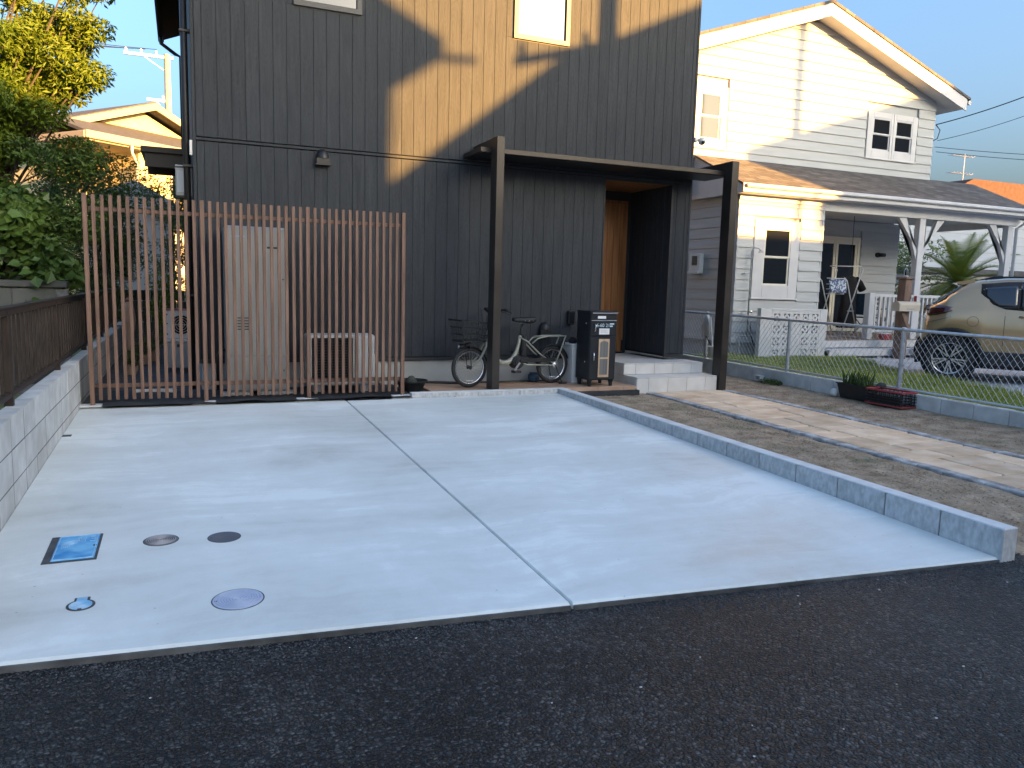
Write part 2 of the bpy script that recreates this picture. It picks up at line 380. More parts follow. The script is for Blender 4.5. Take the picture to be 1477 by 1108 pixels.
m_rubber=mat('tyre_rubber',(.016,.016,.017),(.026,.026,.026),scale=30,rough=.75)
m_chrome=mat('bright_metal',(.62,.63,.65),rough=.25,metal=.9)
m_alu=mat('brushed_alloy',(.55,.56,.57),(.62,.62,.63),scale=12,rough=.3,metal=.8)
m_olive=mat('bike_paint',(.25,.255,.205),(.28,.285,.23),scale=6,rough=.35,coat=.4)
m_blacksatin=mat('black_plastic',(.014,.015,.016),(.02,.021,.022),scale=15,rough=.45)
m_cab=mat('cabinet_black',(.010,.013,.017),(.018,.021,.025),scale=4,rough=.35,coat=.2)
m_labelw=mat('paper_label',(.75,.76,.77),rough=.6)
m_inkblue=mat('pale_print',(.45,.62,.72),rough=.5)
m_ink=mat('grey_print',(.3,.31,.33),rough=.6)
m_oakpanel=mat('oak_panel',(.48,.33,.20),(.58,.42,.28),scale=3,stretch=(8,8,1),rough=.5)
m_meshgl=mat('ribbed_glass',(.12,.125,.12),(.2,.2,.19),scale=1,stretch=(90,90,1),rough=.3)
m_bluelid=mat('blue_lid',(.03,.26,.60),(.20,.52,.78),scale=9,detail=7,rough=.5,bump=.2,bscale=120,ramp=(.35,.6))
m_bluelid2=mat('worn_blue_lid',(.22,.48,.70),(.48,.66,.78),scale=14,detail=7,rough=.55,bump=.2,bscale=120)
m_irond=mat('lid_frame',(.05,.055,.06),(.09,.095,.1),scale=20,rough=.7)
m_lidring=mat('worn_ring',(.30,.29,.29),(.4,.39,.39),scale=18,rough=.6)
m_lidbrown=mat('worn_resin_lid',(.11,.105,.11),(.2,.19,.195),scale=18,detail=6,rough=.6,bump=.3,bscale=60)
m_lidgrey=mat('dark_resin_lid',(.095,.105,.125),(.125,.135,.155),scale=8,rough=.55)
m_lidpale=mat('pale_resin_lid',(.42,.47,.58),(.5,.55,.66),scale=10,rough=.5)
m_beige=mat('beige_render',(.52,.45,.26),(.58,.51,.31),scale=2,rough=.9,bump=.2,bscale=50)
m_beigetrim=mat('beige_trim',(.36,.30,.22),rough=.7)
m_beigeroof=mat('beige_roof',(.055,.055,.055),(.09,.09,.09),scale=6,stretch=(1,1,3),rough=.9)
m_polec=mat('pole_concrete',(.24,.235,.225),(.3,.295,.285),scale=3,rough=.85)
m_bluehouse=mat('grey_blue_wall',(.40,.45,.50),(.44,.49,.54),scale=2,stretch=(.3,.3,6),rough=.8)
m_carpaint=mat('car_beige',(.46,.33,.185),rough=.3,metal=.5,coat=1.0)
m_carblack=mat('car_cladding',(.018,.018,.019),(.028,.028,.029),scale=30,rough=.6)
m_carglass=mat('car_glass',(.006,.008,.011),rough=.02,ior=1.8)
m_taillight=mat('tail_lamp',(.045,.006,.006),rough=.08,ior=1.6,coat=.6)
m_red=mat('red_plastic',(.30,.035,.04),(.38,.06,.06),scale=10,rough=.5)
m_terra=mat('terracotta',(.36,.22,.15),(.47,.32,.24),scale=6,rough=.85)
m_brownpost=mat('brown_post',(.15,.095,.07),(.21,.14,.105),scale=5,stretch=(3,3,.6),rough=.7)
m_mail=mat('mailbox_beige',(.45,.40,.31),(.5,.45,.36),scale=4,rough=.45)
m_robe=mat('black_cloth',(.008,.008,.009),(.014,.014,.016),scale=6,rough=.95,bump=.4,bscale=20,bdist=.01)
m_bluecloth=mat('blue_cloth',(.05,.10,.19),(.16,.24,.34),scale=14,rough=.9)
m_navy=mat('navy_canvas',(.02,.045,.08),(.03,.06,.1),scale=12,rough=.85)
m_deckwood=mat('deck_wood',(.22,.15,.095),(.3,.215,.14),scale=4,stretch=(1,8,1),rough=.8,var=.1)
m_orange=mat('ceramic_orange',(.3,.12,.06),rough=.6)
m_redroof=mat('red_brown_roof',(.05,.022,.017),(.07,.035,.027),scale=4,rough=.85)
m_casterwall=mat('render_grey',(.45,.44,.42),(.5,.49,.47),scale=2,rough=.9)
m_casterroof=mat('slate_roof',(.07,.07,.075),(.1,.1,.105),scale=5,rough=.8)
m_flower=mat('flower_red',(.35,.02,.03),(.4,.1,.1),scale=30,rough=.7)

m_roofblack=mat('matt_black_roof',(.006,.006,.006),rough=.95,ior=1.2)
# ================================================================ SETTING
def sheet(name, poly, z, matl, kind='structure', zf=None):
    mb=MB(); mb.add([(x,y,(zf(x,y) if zf else z)) for x,y in poly],[tuple(range(len(poly)))])
    o=mb.build(name,matl,fix=False); o['kind']=kind; return o
def grid(name, x0,x1,y0,y1,nx,ny,zf,matl,inside=None):
    mb=MB(); V=[];F=[]
    for j in range(ny+1):
        for i in range(nx+1):
            x=x0+(x1-x0)*i/nx; y=y0+(y1-y0)*j/ny; V.append((x,y,zf(x,y)))
    for j in range(ny):
        for i in range(nx):
            cx=x0+(x1-x0)*(i+.5)/nx; cy=y0+(y1-y0)*(j+.5)/ny
            if inside and not inside(cx,cy): continue
            a=j*(nx+1)+i; F.append((a,a+1,a+nx+2,a+nx+1))
    mb.add(V,F); o=mb.build(name,matl,smooth=True,fix=False); o['kind']='structure'; return o
from mathutils import noise as mnoise
def nz(x,y,s,seed=0): return mnoise.noise((x*s+seed,y*s-seed,seed*.37))

SLOPE=.029
def slabz(y): return SLOPE*(y-4.2)
def front(x): return 3.225-.092*(x+.94)
sheet('ground',[(-500,-500),(500,-500),(500,900),(-500,900)],-.16,m_ground)
# asphalt street: fine grid near the camera so that the surface undulates
def roadz(x,y): return -.066+.004*nz(x,y,1.1)+.0015*nz(x,y,6,3)
grid('street',-14,26,-8.6,4.0,300,100,roadz,m_asphalt,inside=lambda x,y: front(x)-7.6<y<front(x)+.25)
sheet('far_pavement',[(-60,1.1),(60,-9.9),(60,-14),(-60,-4)],-.06,m_ground)
sheet('street_west',[(-60,1.0),(-14,-3.2),(-14,4.45),(-60,8.6)],-.066,m_asphalt)
sheet('street_east',[(26,-6.9),(60,-10),(60,-2.4),(26,.75)],-.066,m_asphalt)

# parking slab: two cast panels with a recessed joint
XW,XK,XJ=-.935,4.17,1.607
sl=bpy.data.objects.new('parking_slab',None); COL.objects.link(sl); sl['kind']='structure'; OFF[sl]=Vector((0,0,0))
def panel(xa,xb,yb):
    mb=MB(); n=10; V=[];F=[]
    b=.012
    def P(x,y,dz=0): return (x,y,slabz(y)+dz)
    fa,fb=front(xa),front(xb)
    top=[(xa+.004,fa+b),(xb-.004,fb+b),(xb-.004,yb),(xa+.004,yb)]
    rim=[(xa,fa),(xb,fb),(xb,yb),(xa,yb)]
    V=[P(*p) for p in top]+[P(p[0],p[1],-b) for p in rim]+[P(p[0],p[1],-.25) for p in rim]
    F=[(0,1,2,3)]
    for k in range(4):
        j=(k+1)%4; F+=[(k,j,4+j,4+k),(4+k,4+j,8+j,8+k)]
    mb.add(V,F); return mb.build('concrete_panel',m_slab,sl)
panel(XW,XJ-.006,8.36); panel(XJ+.006,XK,8.29)
mb=MB(); mb.add([(XJ-.012,front(XJ)+.03,slabz(front(XJ))-.012),(XJ+.012,front(XJ)+.03,slabz(front(XJ))-.012),(XJ+.012,8.3,slabz(8.3)-.012),(XJ-.012,8.3,slabz(8.3)-.012)],[(0,1,2,3)])
mb.build('joint_strip',m_joint,sl,fix=False)
for xa,xb in ((XW,XJ-.008),(XJ+.008,XK)):   # bitumen-stained edge where the street meets the slab
    V=[(xa,front(xa)-.012,-.12),(xb,front(xb)-.012,-.12),(xb,front(xb)+.001,-.12),(xa,front(xa)+.001,-.12),(xa,front(xa)-.008,slabz(front(xa))-.012),(xb,front(xb)-.008,slabz(front(xb))-.012),(xb,front(xb)+.001,slabz(front(xb))-.011),(xa,front(xa)+.001,slabz(front(xa))-.011)]
    MB().add(V,[(0,3,2,1),(4,5,6,7),(0,1,5,4),(1,2,6,5),(2,3,7,6),(3,0,4,7)]).build('stained_edge',mat('stained_edge',(.05,.05,.048),(.13,.13,.125),scale=6,detail=8,stretch=(1,1,1),rough=.9,bump=.4,bscale=60),sl)

# soil: strip between kerb and path, and the wider strip up to the wire fence
def soilz(x,y):
    base=.0114*(y-3.5)
    if x<5.5: z=base+.004
    elif x<6.85: z=base-.05
    else: z=base-.004+(max(0,min(1,(x-6.85)/1.15)))*(.08-base)
    if y<3.6: z-= (3.6-y)*.075
    z=z+.012*nz(x,y,2.2,5)+.009*nz(x,y,7,9)+.004*nz(x,y,19,2)
    return z
grid('garden_soil',4.24,8.02,2.62,10.6,150,300,soilz,m_soil,inside=lambda x,y: y>front(x)-.02-.0*x)
# neighbour plots
def lawnz(x,y): return .165+.012*nz(x,y,1.2,4)
def lawn_in(x,y):
    # concrete drive edge, from the decorative block wall to the street
    e=[(6.0,9.55),(6.4,9.75),(8.1,10.22),(9.26,10.8),(10.9,11.7),(12.2,11.75)]
    if y<e[0][0]: lim=9.55-(6-y)*.35
    else:
        lim=11.75
        for (ya,xa),(yb,xb) in zip(e,e[1:]):
            if ya<=y<=yb: lim=xa+(xb-xa)*(y-ya)/(yb-ya); break
    return 8.06<x<lim
grid('lawn_bed',8.06,12.0,3.0,12.0,60,120,lawnz,m_lawn,inside=lawn_in)
sheet('neighbour_drive',[(8.1,2.6),(30,.9),(30,12.4),(11.0,12.4),(8.1,12.4)],.145,m_drive)
sheet('neighbour_yard',[(8.06,12.4),(40,12.4),(40,60),(8.06,60)],.12,m_ground)
sheet('left_yard',[(-30,4.5),(-1.07,4.0),(-1.07,60),(-30,60)],.15,m_lawn)
sheet('back_yard',[(-1.07,15.6),(8.06,15.6),(8.06,60),(-1.07,60)],.14,m_ground)
# side passage and the strip behind the slat fence
def passz(x,y): return .132+.006*nz(x,y,3,1)
grid('side_passage',-.95,2.62,8.3,16.2,40,80,passz,m_gravelgrey)
# weed-control sheet, wrinkled, behind and under the slat fence
def wsz(x,y):
    return .142+.035*max(0,nz(x,y,2.4,8))+.014*abs(nz(x*.6,y*3,5,3))+(.02 if y>8.45 else 0)
grid('weed_control_sheet',-.74,2.33,8.27,9.16,110,34,wsz,m_sheet)

# ---- street crumbs and pebbles lying loose on the asphalt
mb=MB()
def pebble(x,y,z,r):
    n0=len(mb.v); k=[]
    for a in range(5):
        an=a*1.2566+random.random()*.5; k.append((x+r*math.cos(an)*random.uniform(.7,1.2),y+r*math.sin(an)*random.uniform(.7,1.2),z+r*.25))
    mb.add(k+[(x+r*.2,y,z+r*.8),(x,y,z-.003)],[(i,(i+1)%5,5) for i in range(5)]+[((i+1)%5,i,6) for i in range(5)])
for i in range(55):
    x=random.uniform(-.8,5.5); y=random.uniform(1.4,front(x)-.05); pebble(x,y,roadz(x,y),random.uniform(.003,.0075))
st=mb.build('pale_pebbles',mat('pale_stone',(.42,.40,.37),(.6,.58,.54),scale=30,rough=.8),fix=False); struct(st,'stuff')
mb=MB()
for i in range(5200):
    x=random.uniform(-1.0,5.4); d=abs(random.gauss(0,.11)); y=front(x)-.012-d; pebble(x,y,roadz(x,y),random.uniform(.0025,.0065))
for i in range(700):
    x=random.uniform(4.2,5.6); y=front(x)-random.uniform(-.12,.25); pebble(x,y,max(roadz(x,y),-.07),random.uniform(.004,.009))
st=mb.build('asphalt_crumbs',mat('crumb_stone',(.03,.031,.033),(.12,.12,.118),scale=60,rough=.8,ramp=(.4,.7)),fix=False); struct(st,'stuff')
# soil clods
mb=MB()
for i in range(6500):
    x=random.choice([random.uniform(4.3,5.38),random.uniform(6.95,7.95)]); y=random.uniform(2.8,9.2); pebble(x,y,soilz(x,y),random.uniform(.003,.011))
st=mb.build('soil_clods',m_soil,fix=False); struct(st,'stuff')
mb=MB()
for i in range(900):
    cx=random.choice([random.gauss(5.36,.05),random.uniform(4.3,5.4)]); cy=random.uniform(3,8); z=soilz(cx,cy); h=random.uniform(.008,.03); a=random.random()*6.28
    if nz(cx,cy,1.2,30)<.12: continue
    mb.add([(cx,cy,z),(cx+.003,cy,z),(cx+.02*math.cos(a),cy+.02*math.sin(a),z+h)],[(0,1,2)])
st=mb.build('sprouting_weeds',m_leafm,fix=False); struct(st,'stuff')

# ================================================================ KERB (concrete blocks round the parking slab)
kb=thing('block_kerb','low grey concrete block kerb along right side and back of the slab','kerb',(4.23,5.5,0))
def ktop(y): return .127+.0088*(y-2.75)
y=2.735; k=0
while y<8.40:
    y2=min(y+.400,8.40); g=.0035
    mb=MB(); zt=(ktop(y)+ktop(y2))/2
    o=mb.cbox(XK,XK+.118,y+g,y2-g,-.25,zt-.006,.005).build('kerb_block',m_splitblock,kb)
    k+=1; y=y2
for (xa,xb) in [(2.335,2.86),(2.86,3.13),(3.13,3.66),(3.66,4.165)]:
    MB().cbox(xa+.003,xb-.003,8.30,8.40,-.1,ktop(8.35)-.006,.005).build('kerb_block',m_splitblock,kb)
mb=MB()  # trowelled cap on the kerb
mb.add([(XK+.003,2.738,ktop(2.735)-.006),(XK+.115,2.738,ktop(2.735)-.006),(XK+.115,8.397,ktop(8.4)-.006),(XK+.003,8.397,ktop(8.4)-.006),
        (XK+.008,2.743,ktop(2.735)),(XK+.110,2.743,ktop(2.735)),(XK+.110,8.392,ktop(8.4)),(XK+.008,8.392,ktop(8.4))],
       [(4,5,6,7),(0,1,5,4),(1,2,6,5),(2,3,7,6),(3,0,4,7)])
mb.build('kerb_cap',m_kerbtop,kb)
MB().cbox(2.338,XK+.004,8.303,8.397,ktop(8.35)-.0055,ktop(8.35)+.001,.003).build('kerb_cap',m_kerbtop,kb)

# ================================================================ PATH
path=bpy.data.objects.new('garden_path',None); COL.objects.link(path); path['kind']='structure'; OFF[path]=Vector((0,0,0))
def pz(y): return .0114*(y-3.5)+.012
def slabpiece(xa,xb,ya,yb,name,matl,parent,h=.05,g=.010,b=.008,dz=0):
    mb=MB(); mb.cbox(xa+g,xb-g,ya+g,yb-g,-h,0,b)
    for i,(x,y_,z) in enumerate(mb.v): mb.v[i]=(x,y_,z+pz(y_)+dz)
    return mb.build(name,matl,parent)
PX0,PX1=5.63,6.70
random.seed(11)
# random ashlar: rows of varying depth, each cut once or twice at varying places
y=2.3; row=0
while y<8.46:
    d=random.choice([.30,.30,.60,.45]); y2=min(y+d,8.46)
    if 8.46-y2<.12: y2=8.46
    cuts=random.choice([[.35],[.65],[.5],[.3,.72],[.42,.75]])
    xs=[PX0]+[PX0+(PX1-PX0)*c for c in cuts]+[PX1]
    for xa,xb in zip(xs,xs[1:]):
        if d>=.45 and random.random()<.45:
            ym=y+(y2-y)*random.choice([.4,.5,.6]); slabpiece(xa,xb,y,ym,'paver',m_paver,path,dz=random.uniform(-.002,.002)); slabpiece(xa,xb,ym,y2,'paver',m_paver,path,dz=random.uniform(-.002,.002))
        else: slabpiece(xa,xb,y,y2,'paver',m_paver,path,dz=random.uniform(-.002,.002))
    y=y2
for side,(xa,xb) in enumerate(((5.515,5.625),(6.705,6.815))):
    y=2.3
    while y<8.46:
        y2=min(y+random.choice([.09,.18,.25,.14]),8.46)
        j=random.uniform(-.006,.006)
        slabpiece(xa+j,xb+j,y,y2,'border_stone',m_border,path,dz=random.uniform(.0,.010),b=.008,g=.004)
        y=y2
mb=MB(); mb.add([(5.50,2.3,pz(2.3)-.022),(6.83,2.3,pz(2.3)-.022),(6.83,8.46,pz(8.46)-.022),(5.50,8.46,pz(8.46)-.022)],[(0,1,2,3)])
mb.build('joint_sand',mat('joint_sand',(.05,.042,.034),(.10,.085,.065),scale=20,rough=.95),path,fix=False)

# ================================================================ TERRACE in front of the house
tr=bpy.data.objects.new('terrace',None); COL.objects.link(tr); tr['kind']='structure'; OFF[tr]=Vector((0,0,0))
ZT=.165
x=2.62
for i in range(8):
    x2=x+.36
    for (ya,yb) in ((8.405,8.80),(8.80,9.16)):
        if x2>5.33: x2=5.33
        MB().cbox(x+.002,x2-.002,ya+.002,yb-.002,.10,ZT-(.002 if i%2 else .0),.003).build('terrace_tile',m_terr,tr)
    x=x2
    if x>=5.33: break
MB().box(2.6,5.35,8.403,9.19,-.1,.11).build('terrace_base',m_found,tr)
MB().box(4.29,5.34,8.33,8.402,-.05,.118).build('terrace_edge_board',m_sheet,tr)

# ================================================================ BLOCK WALL on the left, with railing
lw=thing('retaining_wall','grey concrete block wall running beside the slab on the left','wall',(-1.02,8,0))
src=None
for r_ in range(4):
    z0=-.23+.2*r_
    for k in range(-3,26):
        y0=3.57+.405*k
        if y0<3.1 or y0>14.6: continue
        mb=MB(); mb.cbox(-.0525,.0525,-.1935,.1935,-.0955,.0955,.0015)
        if src is None:
            src=local_piece(mb,'block',m_block,(-.9875,y0+.2025,z0+.1),lw)
        else: inst(src,'block',(-.9875+random.uniform(-.0012,.0012),y0+.2025,z0+.1),lw)
MB().box(-1.034,-.9372,3.16,14.7,-.25,.562).build('mortar',m_joint,lw)

rl=thing('aluminium_railing','dark brown picket railing standing on the left block wall','railing',(-1.02,8,.57))
for z,h in ((1.155,.045),(.635,.035)):
    MB().cbox(-1.045,-1.0,3.3,14.9,z-h/2,z+h/2,.004).build('rail',m_rail,rl)
MB().cbox(-1.055,-.99,3.3,14.9,1.178,1.188,.003).build('top_cap',m_rail,rl)
yp=3.62; src=None
while yp<14.9:
    if src is None: src=local_piece(MB().cbox(-.025,.025,-.03,.03,-.02,.59,.004),'post',m_rail,(-1.022,yp,.57),rl)
    else: inst(src,'post',(-1.022,yp,.57),rl)
    yp+=2.05
yp=3.4; src=None
while yp<14.8:
    if src is None: src=local_piece(MB().box(-.008,.008,-.014,.014,-.24,.24),'picket',m_rail,(-1.022,yp,.895),rl)
    else: inst(src,'picket',(-1.022,yp,.895),rl)
    yp+=.15

ow=thing('old_block_wall','weathered grey block wall with coping behind the railing, under the shrubs','wall',(-3.5,9.35,0))
src=None
for r_ in range(5):
    z0=.35+.2*r_
    for k in range(15):
        x0=-6.6+.4*k+(.2 if r_%2 else 0)
        if x0+.2>-1.05: continue
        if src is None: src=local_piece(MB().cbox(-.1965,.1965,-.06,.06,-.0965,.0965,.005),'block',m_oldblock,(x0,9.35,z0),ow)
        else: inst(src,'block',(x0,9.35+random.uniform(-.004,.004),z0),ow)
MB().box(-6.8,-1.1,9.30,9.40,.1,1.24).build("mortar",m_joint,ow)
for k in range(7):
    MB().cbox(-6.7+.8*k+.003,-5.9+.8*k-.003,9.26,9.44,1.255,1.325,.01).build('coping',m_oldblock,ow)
# ================================================================ THE CHARCOAL HOUSE
YF=9.2; HX0,HX1=.148,6.59
ALX0,ALX1,ALZ1=5.215,6.27,2.83; ALY=10.25
hs=thing('charcoal_house','charcoal vertical board house with oak door behind the parking slab','house',(3.4,12.5,.1))
HB=16.0; ZB=.485; ZM=2.875; ZTOP=6.1
# core walls (behind the boards), with the porch recess left open
mb=MB()
mb.box(HX0+.02,ALX0-.03,YF+.022,HB,ZB-.03,ZTOP); mb.box(ALX0-.03,HX1-.02,YF+.022,HB,ALZ1+.03,ZTOP)
mb.box(ALX1+.02,HX1-.02,YF+.022,HB,ZB-.03,ALZ1+.03); mb.box(ALX0-.03,ALX1+.02,ALY+.06,HB,.30,ALZ1+.03)
mb.build('wall_core',m_blackvoid,hs)
MB().box(HX0+.035,5.36,YF+.03,HB-.02,-.2,ZB-.04).build('foundation',m_found,hs)
wins=[(1.205,1.965,4.395,5.5),(3.835,4.605,4.42,5.6)]
def rects(xa,xb,za,zb,holes):
    out=[(xa,xb,za,zb)]
    for (hx0,hx1,hz0,hz1) in holes:
        nxt=[]
        for (a,b,c_,d) in out:
            if b<=hx0 or a>=hx1 or d<=hz0 or c_>=hz1: nxt.append((a,b,c_,d)); continue
            if c_<hz0: nxt.append((a,b,c_,hz0))
            if d>hz1: nxt.append((a,b,hz1,d))
            c2,d2=max(c_,hz0),min(d,hz1)
            if a<hx0: nxt.append((a,hx0,c2,d2))
            if b>hx1: nxt.append((hx1,b,c2,d2))
        out=nxt
    return [q for q in out if q[1]-q[0]>.012 and q[3]-q[2]>.012]
BW=.1452
holes=[(a+.01,b-.01,c_+.01,d-.01) for a,b,c_,d in wins]+[(ALX0,ALX1,-1,ALZ1)]
x=HX0+.035; first=True
while x<HX1-.03:
    x2=min(x+(.075 if first else BW),HX1-.03); first=False
    for (za,zb) in ((ZB+.012,ZM-.02),(ZM+.028,ZTOP)):
        for (a,b,c_,d) in rects(x,x2,za,zb,holes):
            MB().cbox(a+.0010,b-.0010,YF,YF+.02,c_,d,.0028).build('siding_board',m_siding,hs)
    x=x2
# left side wall boards and inside the porch recess
y=YF+.03
while y<HB-.1:
    for (za,zb) in ((ZB+.012,ZM-.02),(ZM+.028,ZTOP)):
        MB().cbox(HX0,HX0+.02,y+.0022,y+BW-.0022,za,zb,.0035).build('siding_board',m_siding,hs)
    y+=BW
y=YF+.024
while y<ALY:
    y2=min(y+BW,ALY)
    MB().cbox(ALX1,ALX1+.02,y+.002,y2-.002,ZB,ALZ1,.0035).build('siding_board',m_siding,hs)
    MB().cbox(ALX0-.03,ALX0-.01,y+.002,y2-.002,ZB,ALZ1,.0035).build('siding_board',m_siding,hs)
    y=y2
y=YF+.03
while y<HB-.1:
    MB().cbox(HX1-.02,HX1,y+.002,y+BW-.002,ZB,ZTOP,.0035).build('siding_board',m_siding,hs)
    y+=BW
# trims: mid band, starter flashing, corner posts
MB().cbox(HX0+.03,HX1-.03,YF-.012,YF+.02,ZM-.012,ZM+.016,.003).build('mid_band',m_siding,hs)
MB().cbox(HX0+.02,ALX0-.005,YF-.008,YF+.03,ZB-.035,ZB+.006,.003).build('base_flashing',m_dark,hs)
MB().cbox(ALX1-.005,HX1-.02,YF-.008,YF+.03,ZB-.035,ZB+.006,.003).build('base_flashing',m_dark,hs)
for xa,xb in ((HX0-.004,HX0+.032),(HX1-.032,HX1+.004)):
    MB().cbox(xa,xb,YF-.006,YF+.035,ZB-.03,ZTOP,.004).build('corner_trim',m_siding,hs)
for xa,xb in ((ALX0-.012,ALX0+.004),(ALX1-.004,ALX1+.024)):
    MB().cbox(xa,xb,YF-.005,YF+.03,ZB-.02,ALZ1,.003).build('recess_trim',m_dark,hs)
MB().cbox(ALX0-.012,ALX1+.024,YF-.004,YF+.03,ALZ1,ALZ1+.03,.003).build('recess_trim',m_dark,hs)
MB().box(ALX0-.01,ALX1,YF+.03,ALY+.02,ALZ1+.0,ALZ1+.02).build('recess_ceiling',m_door,hs)
MB().box(ALX0-.01,ALX1,ALY,ALY+.05,.42,ALZ1).build('recess_back_wall',m_dark,hs)
# door of vertical oak planks
dr=MB().cbox(5.24,6.21,ALY-.012,ALY-.002,.43,2.70,.003).build('door_frame',m_door,hs)
dr=MB().box(5.30,6.16,ALY-.05,ALY-.014,.435,2.66).build('door',m_dark,hs)
xx=5.302
while xx<6.15:
    MB().cbox(xx+.001,min(xx+.107,6.157)-.001,ALY-.062,ALY-.048,.44,2.655,.003).build('door_plank',m_door,dr); xx+=.107
MB().cbox(5.36,5.385,ALY-.12,ALY-.095,1.0,1.9,.006).build('handle',m_black,dr)
for z in (1.05,1.85): MB().box(5.365,5.38,ALY-.10,ALY-.06,z-.012,z+.012).build('handle_bracket',m_black,dr)
MB().cbox(6.165,6.20,ALY-.055,ALY-.02,.45,.62,.004).build('hinge',m_black,hs)
# windows
def window_unit(par,x0,x1,z0,z1,yf,matf,glass,fr=.06,proud=.028):
    w=MB()
    w.cbox(x0,x1,yf-proud,yf+.05,z0,z0+fr,.004); w.cbox(x0,x1,yf-proud,yf+.05,z1-fr,z1,.004)
    w.cbox(x0,x0+fr,yf-proud+.001,yf+.05,z0+fr*.5,z1-fr*.5,.004); w.cbox(x1-fr,x1,yf-proud+.001,yf+.05,z0+fr*.5,z1-fr*.5,.004)
    o=w.build('window',matf,par)
    MB().box(x0+fr-.004,x1-fr+.004,yf+.006,yf+.016,z0+fr-.004,z1-fr+.004).build('pane',glass,o)
    MB().box(x0-.012,x1+.012,yf-.004,yf+.004,z0-.012,z0-.001).build('sealant',m_dark,o)
    return o
m_litframe=mat('sunlit_sash',(.10,.082,.06),rough=.4,metal=.25)  # warm tan of the sunlit frame put into its base colour
window_unit(hs,*wins[0],YF,mat('dark_sash',(.05,.052,.052),rough=.45),m_glass)
window_unit(hs,*wins[1],YF,m_litframe,m_glass)
# roof with deep dark eaves
ridge=3.37; ez=5.72
def rz_(x): return ez+.42*((x-(-.20)) if x<ridge else (6.94-x))
poly=[(-.20,ez),(ridge,ez+.42*3.57),(6.94,ez),(6.94,ez+.16),(ridge,ez+.42*3.57+.16),(-.20,ez+.16)]
rf=MB().prism(poly,YF-.32,HB+.3,'Y').build('roof',m_roofblack,hs)
MB().prism([(HX0+.02,ZTOP-.3),(HX1-.02,ZTOP-.3),(HX1-.02,5.86),(ridge,7.2),(HX0+.02,5.86)],YF+.004,HB-.01,'Y').build('gable_wall',m_siding,hs)
MB().tube([(-.235,YF-.30,ez+.02),(-.235,HB+.28,ez-.02)],.05,10).build('gutter',m_roofblack,rf)
MB().tube([(-.235,HB-.1,ez-.05),(-.235,HB-.1,ez-.16),(.0,HB-.1,ez-.32),(.09,HB-.1,ez-.36),(.09,HB-.1,.2)],.032,8).build('downpipe',m_black,hs,smooth=True)
MB().tube([(.085,9.34,6.0),(.085,9.34,.15)],.036,12).build('downpipe',m_black,hs,smooth=True)
for z in (1.2,2.6,4.0): MB().cbox(.04,.15,9.30,9.38,z-.015,z+.015,.004).build('pipe_bracket',m_black,hs)
# side window awning
aw=MB(); aw.prism([(11.2,2.98),(11.2,3.05),(12.35,3.07),(12.35,3.0)],-.44,.15,'X'); aw.build('window_awning',m_black,hs)
MB().cbox(-.40,.145,11.26,11.30,2.80,2.985,.004).build('awning_bracket',m_black,hs)
MB().cbox(-.40,.145,12.24,12.28,2.82,2.99,.004).build('awning_bracket',m_black,hs)

# things fixed on the facade
def dome_hood(x,z,r,label,group):
    t=thing('vent_hood',label,'vent',(x,YF,z),group)
    mb=MB(); n=14; V=[];F=[]
    for i in range(8):
        ph=math.pi/2*i/7
        for k in range(n+1):
            th=math.pi*k/n
            V.append((x+r*math.cos(th)*math.cos(ph)*1.0, YF-.012-r*1.1*math.sin(ph)*(.35+.65*1), z+ r*1.45*math.sin(th)*math.cos(ph)))
    for i in range(7):
        for k in range(n): a=i*(n+1)+k; F.append((a,a+1,a+n+2,a+n+1))
    mb.add(V,F); mb.prism([(x-r,z),(x-r,z-r*.9),(x+r,z-r*.9),(x+r,z)],YF-.012-r*.9,YF-.012,'Y')
    mb.build('hood',m_black,t,smooth=True,angle=40)
    MB().lathe([(r*1.08,-.002),(r*1.08,-.012)],(x,YF,z-.02),24,'Y').build('backplate',m_black,t)
    MB().box(x-r*1.15,x+r*1.15,YF-.012-r*1.05,YF-.004,z-r*1.02,z-r*.9).build('drip_lip',m_black,t)
    return t
dome_hood(1.513,2.775,.075,'black domed vent hood high on charcoal wall above slat fence','black vent hoods on the facade')
dome_hood(4.372,.83,.075,'black domed vent hood low on wall behind bicycle saddle','black vent hoods on the facade')
wlp=thing('wall_lamp','slim black wall lamp beside the black cabinet','lamp',(4.755,YF,1.0))
MB().cbox(4.70,4.80,YF-.075,YF-.012,.905,1.09,.012).build('housing',m_black,wlp)
MB().cbox(4.715,4.785,YF-.0785,YF-.0745,.925,1.07,.0015).build('diffuser',m_glassd,wlp)
MB().box(4.72,4.78,YF-.013,YF-.0005,.94,1.05).build('backplate',m_black,wlp)
sc_=thing('security_camera','small white dome security camera on the right house corner','camera',(6.62,YF,3.44))
MB().cbox(6.594,6.640,YF-.02,YF+.05,3.44,3.50,.006).build('mount',m_offwhite,sc_)
MB().tube([(6.64,YF+.01,3.47),(6.67,YF-.02,3.47)],.02,10).build('arm',m_offwhite,sc_)
MB().lathe([(0,-.055),(.03,-.048),(.048,-.025),(.052,0),(.05,.03),(.036,.046),(0,.05)],(6.70,YF-.03,3.455),18).build('housing',m_offwhite,sc_,smooth=True)
MB().lathe([(0,-.012),(.02,-.008),(.026,0)],(6.685,YF-.078,3.43),14,'Y').build('lens',m_glassd,sc_,smooth=True)
mbx=thing('meter_box','pale grey meter box on left side wall of the charcoal house','meter box',(.09,9.75,2.4))
MB().cbox(-.035,.144,9.62,9.86,2.30,2.62,.012).build('case',m_silver,mbx)
MB().cbox(-.02,.12,9.612,9.6195,2.34,2.58,.002).build('cover',m_offwhite,mbx)
MB().cbox(-.036,.146,9.6,9.88,2.6205,2.64,.006).build('lid',m_offwhite,mbx)
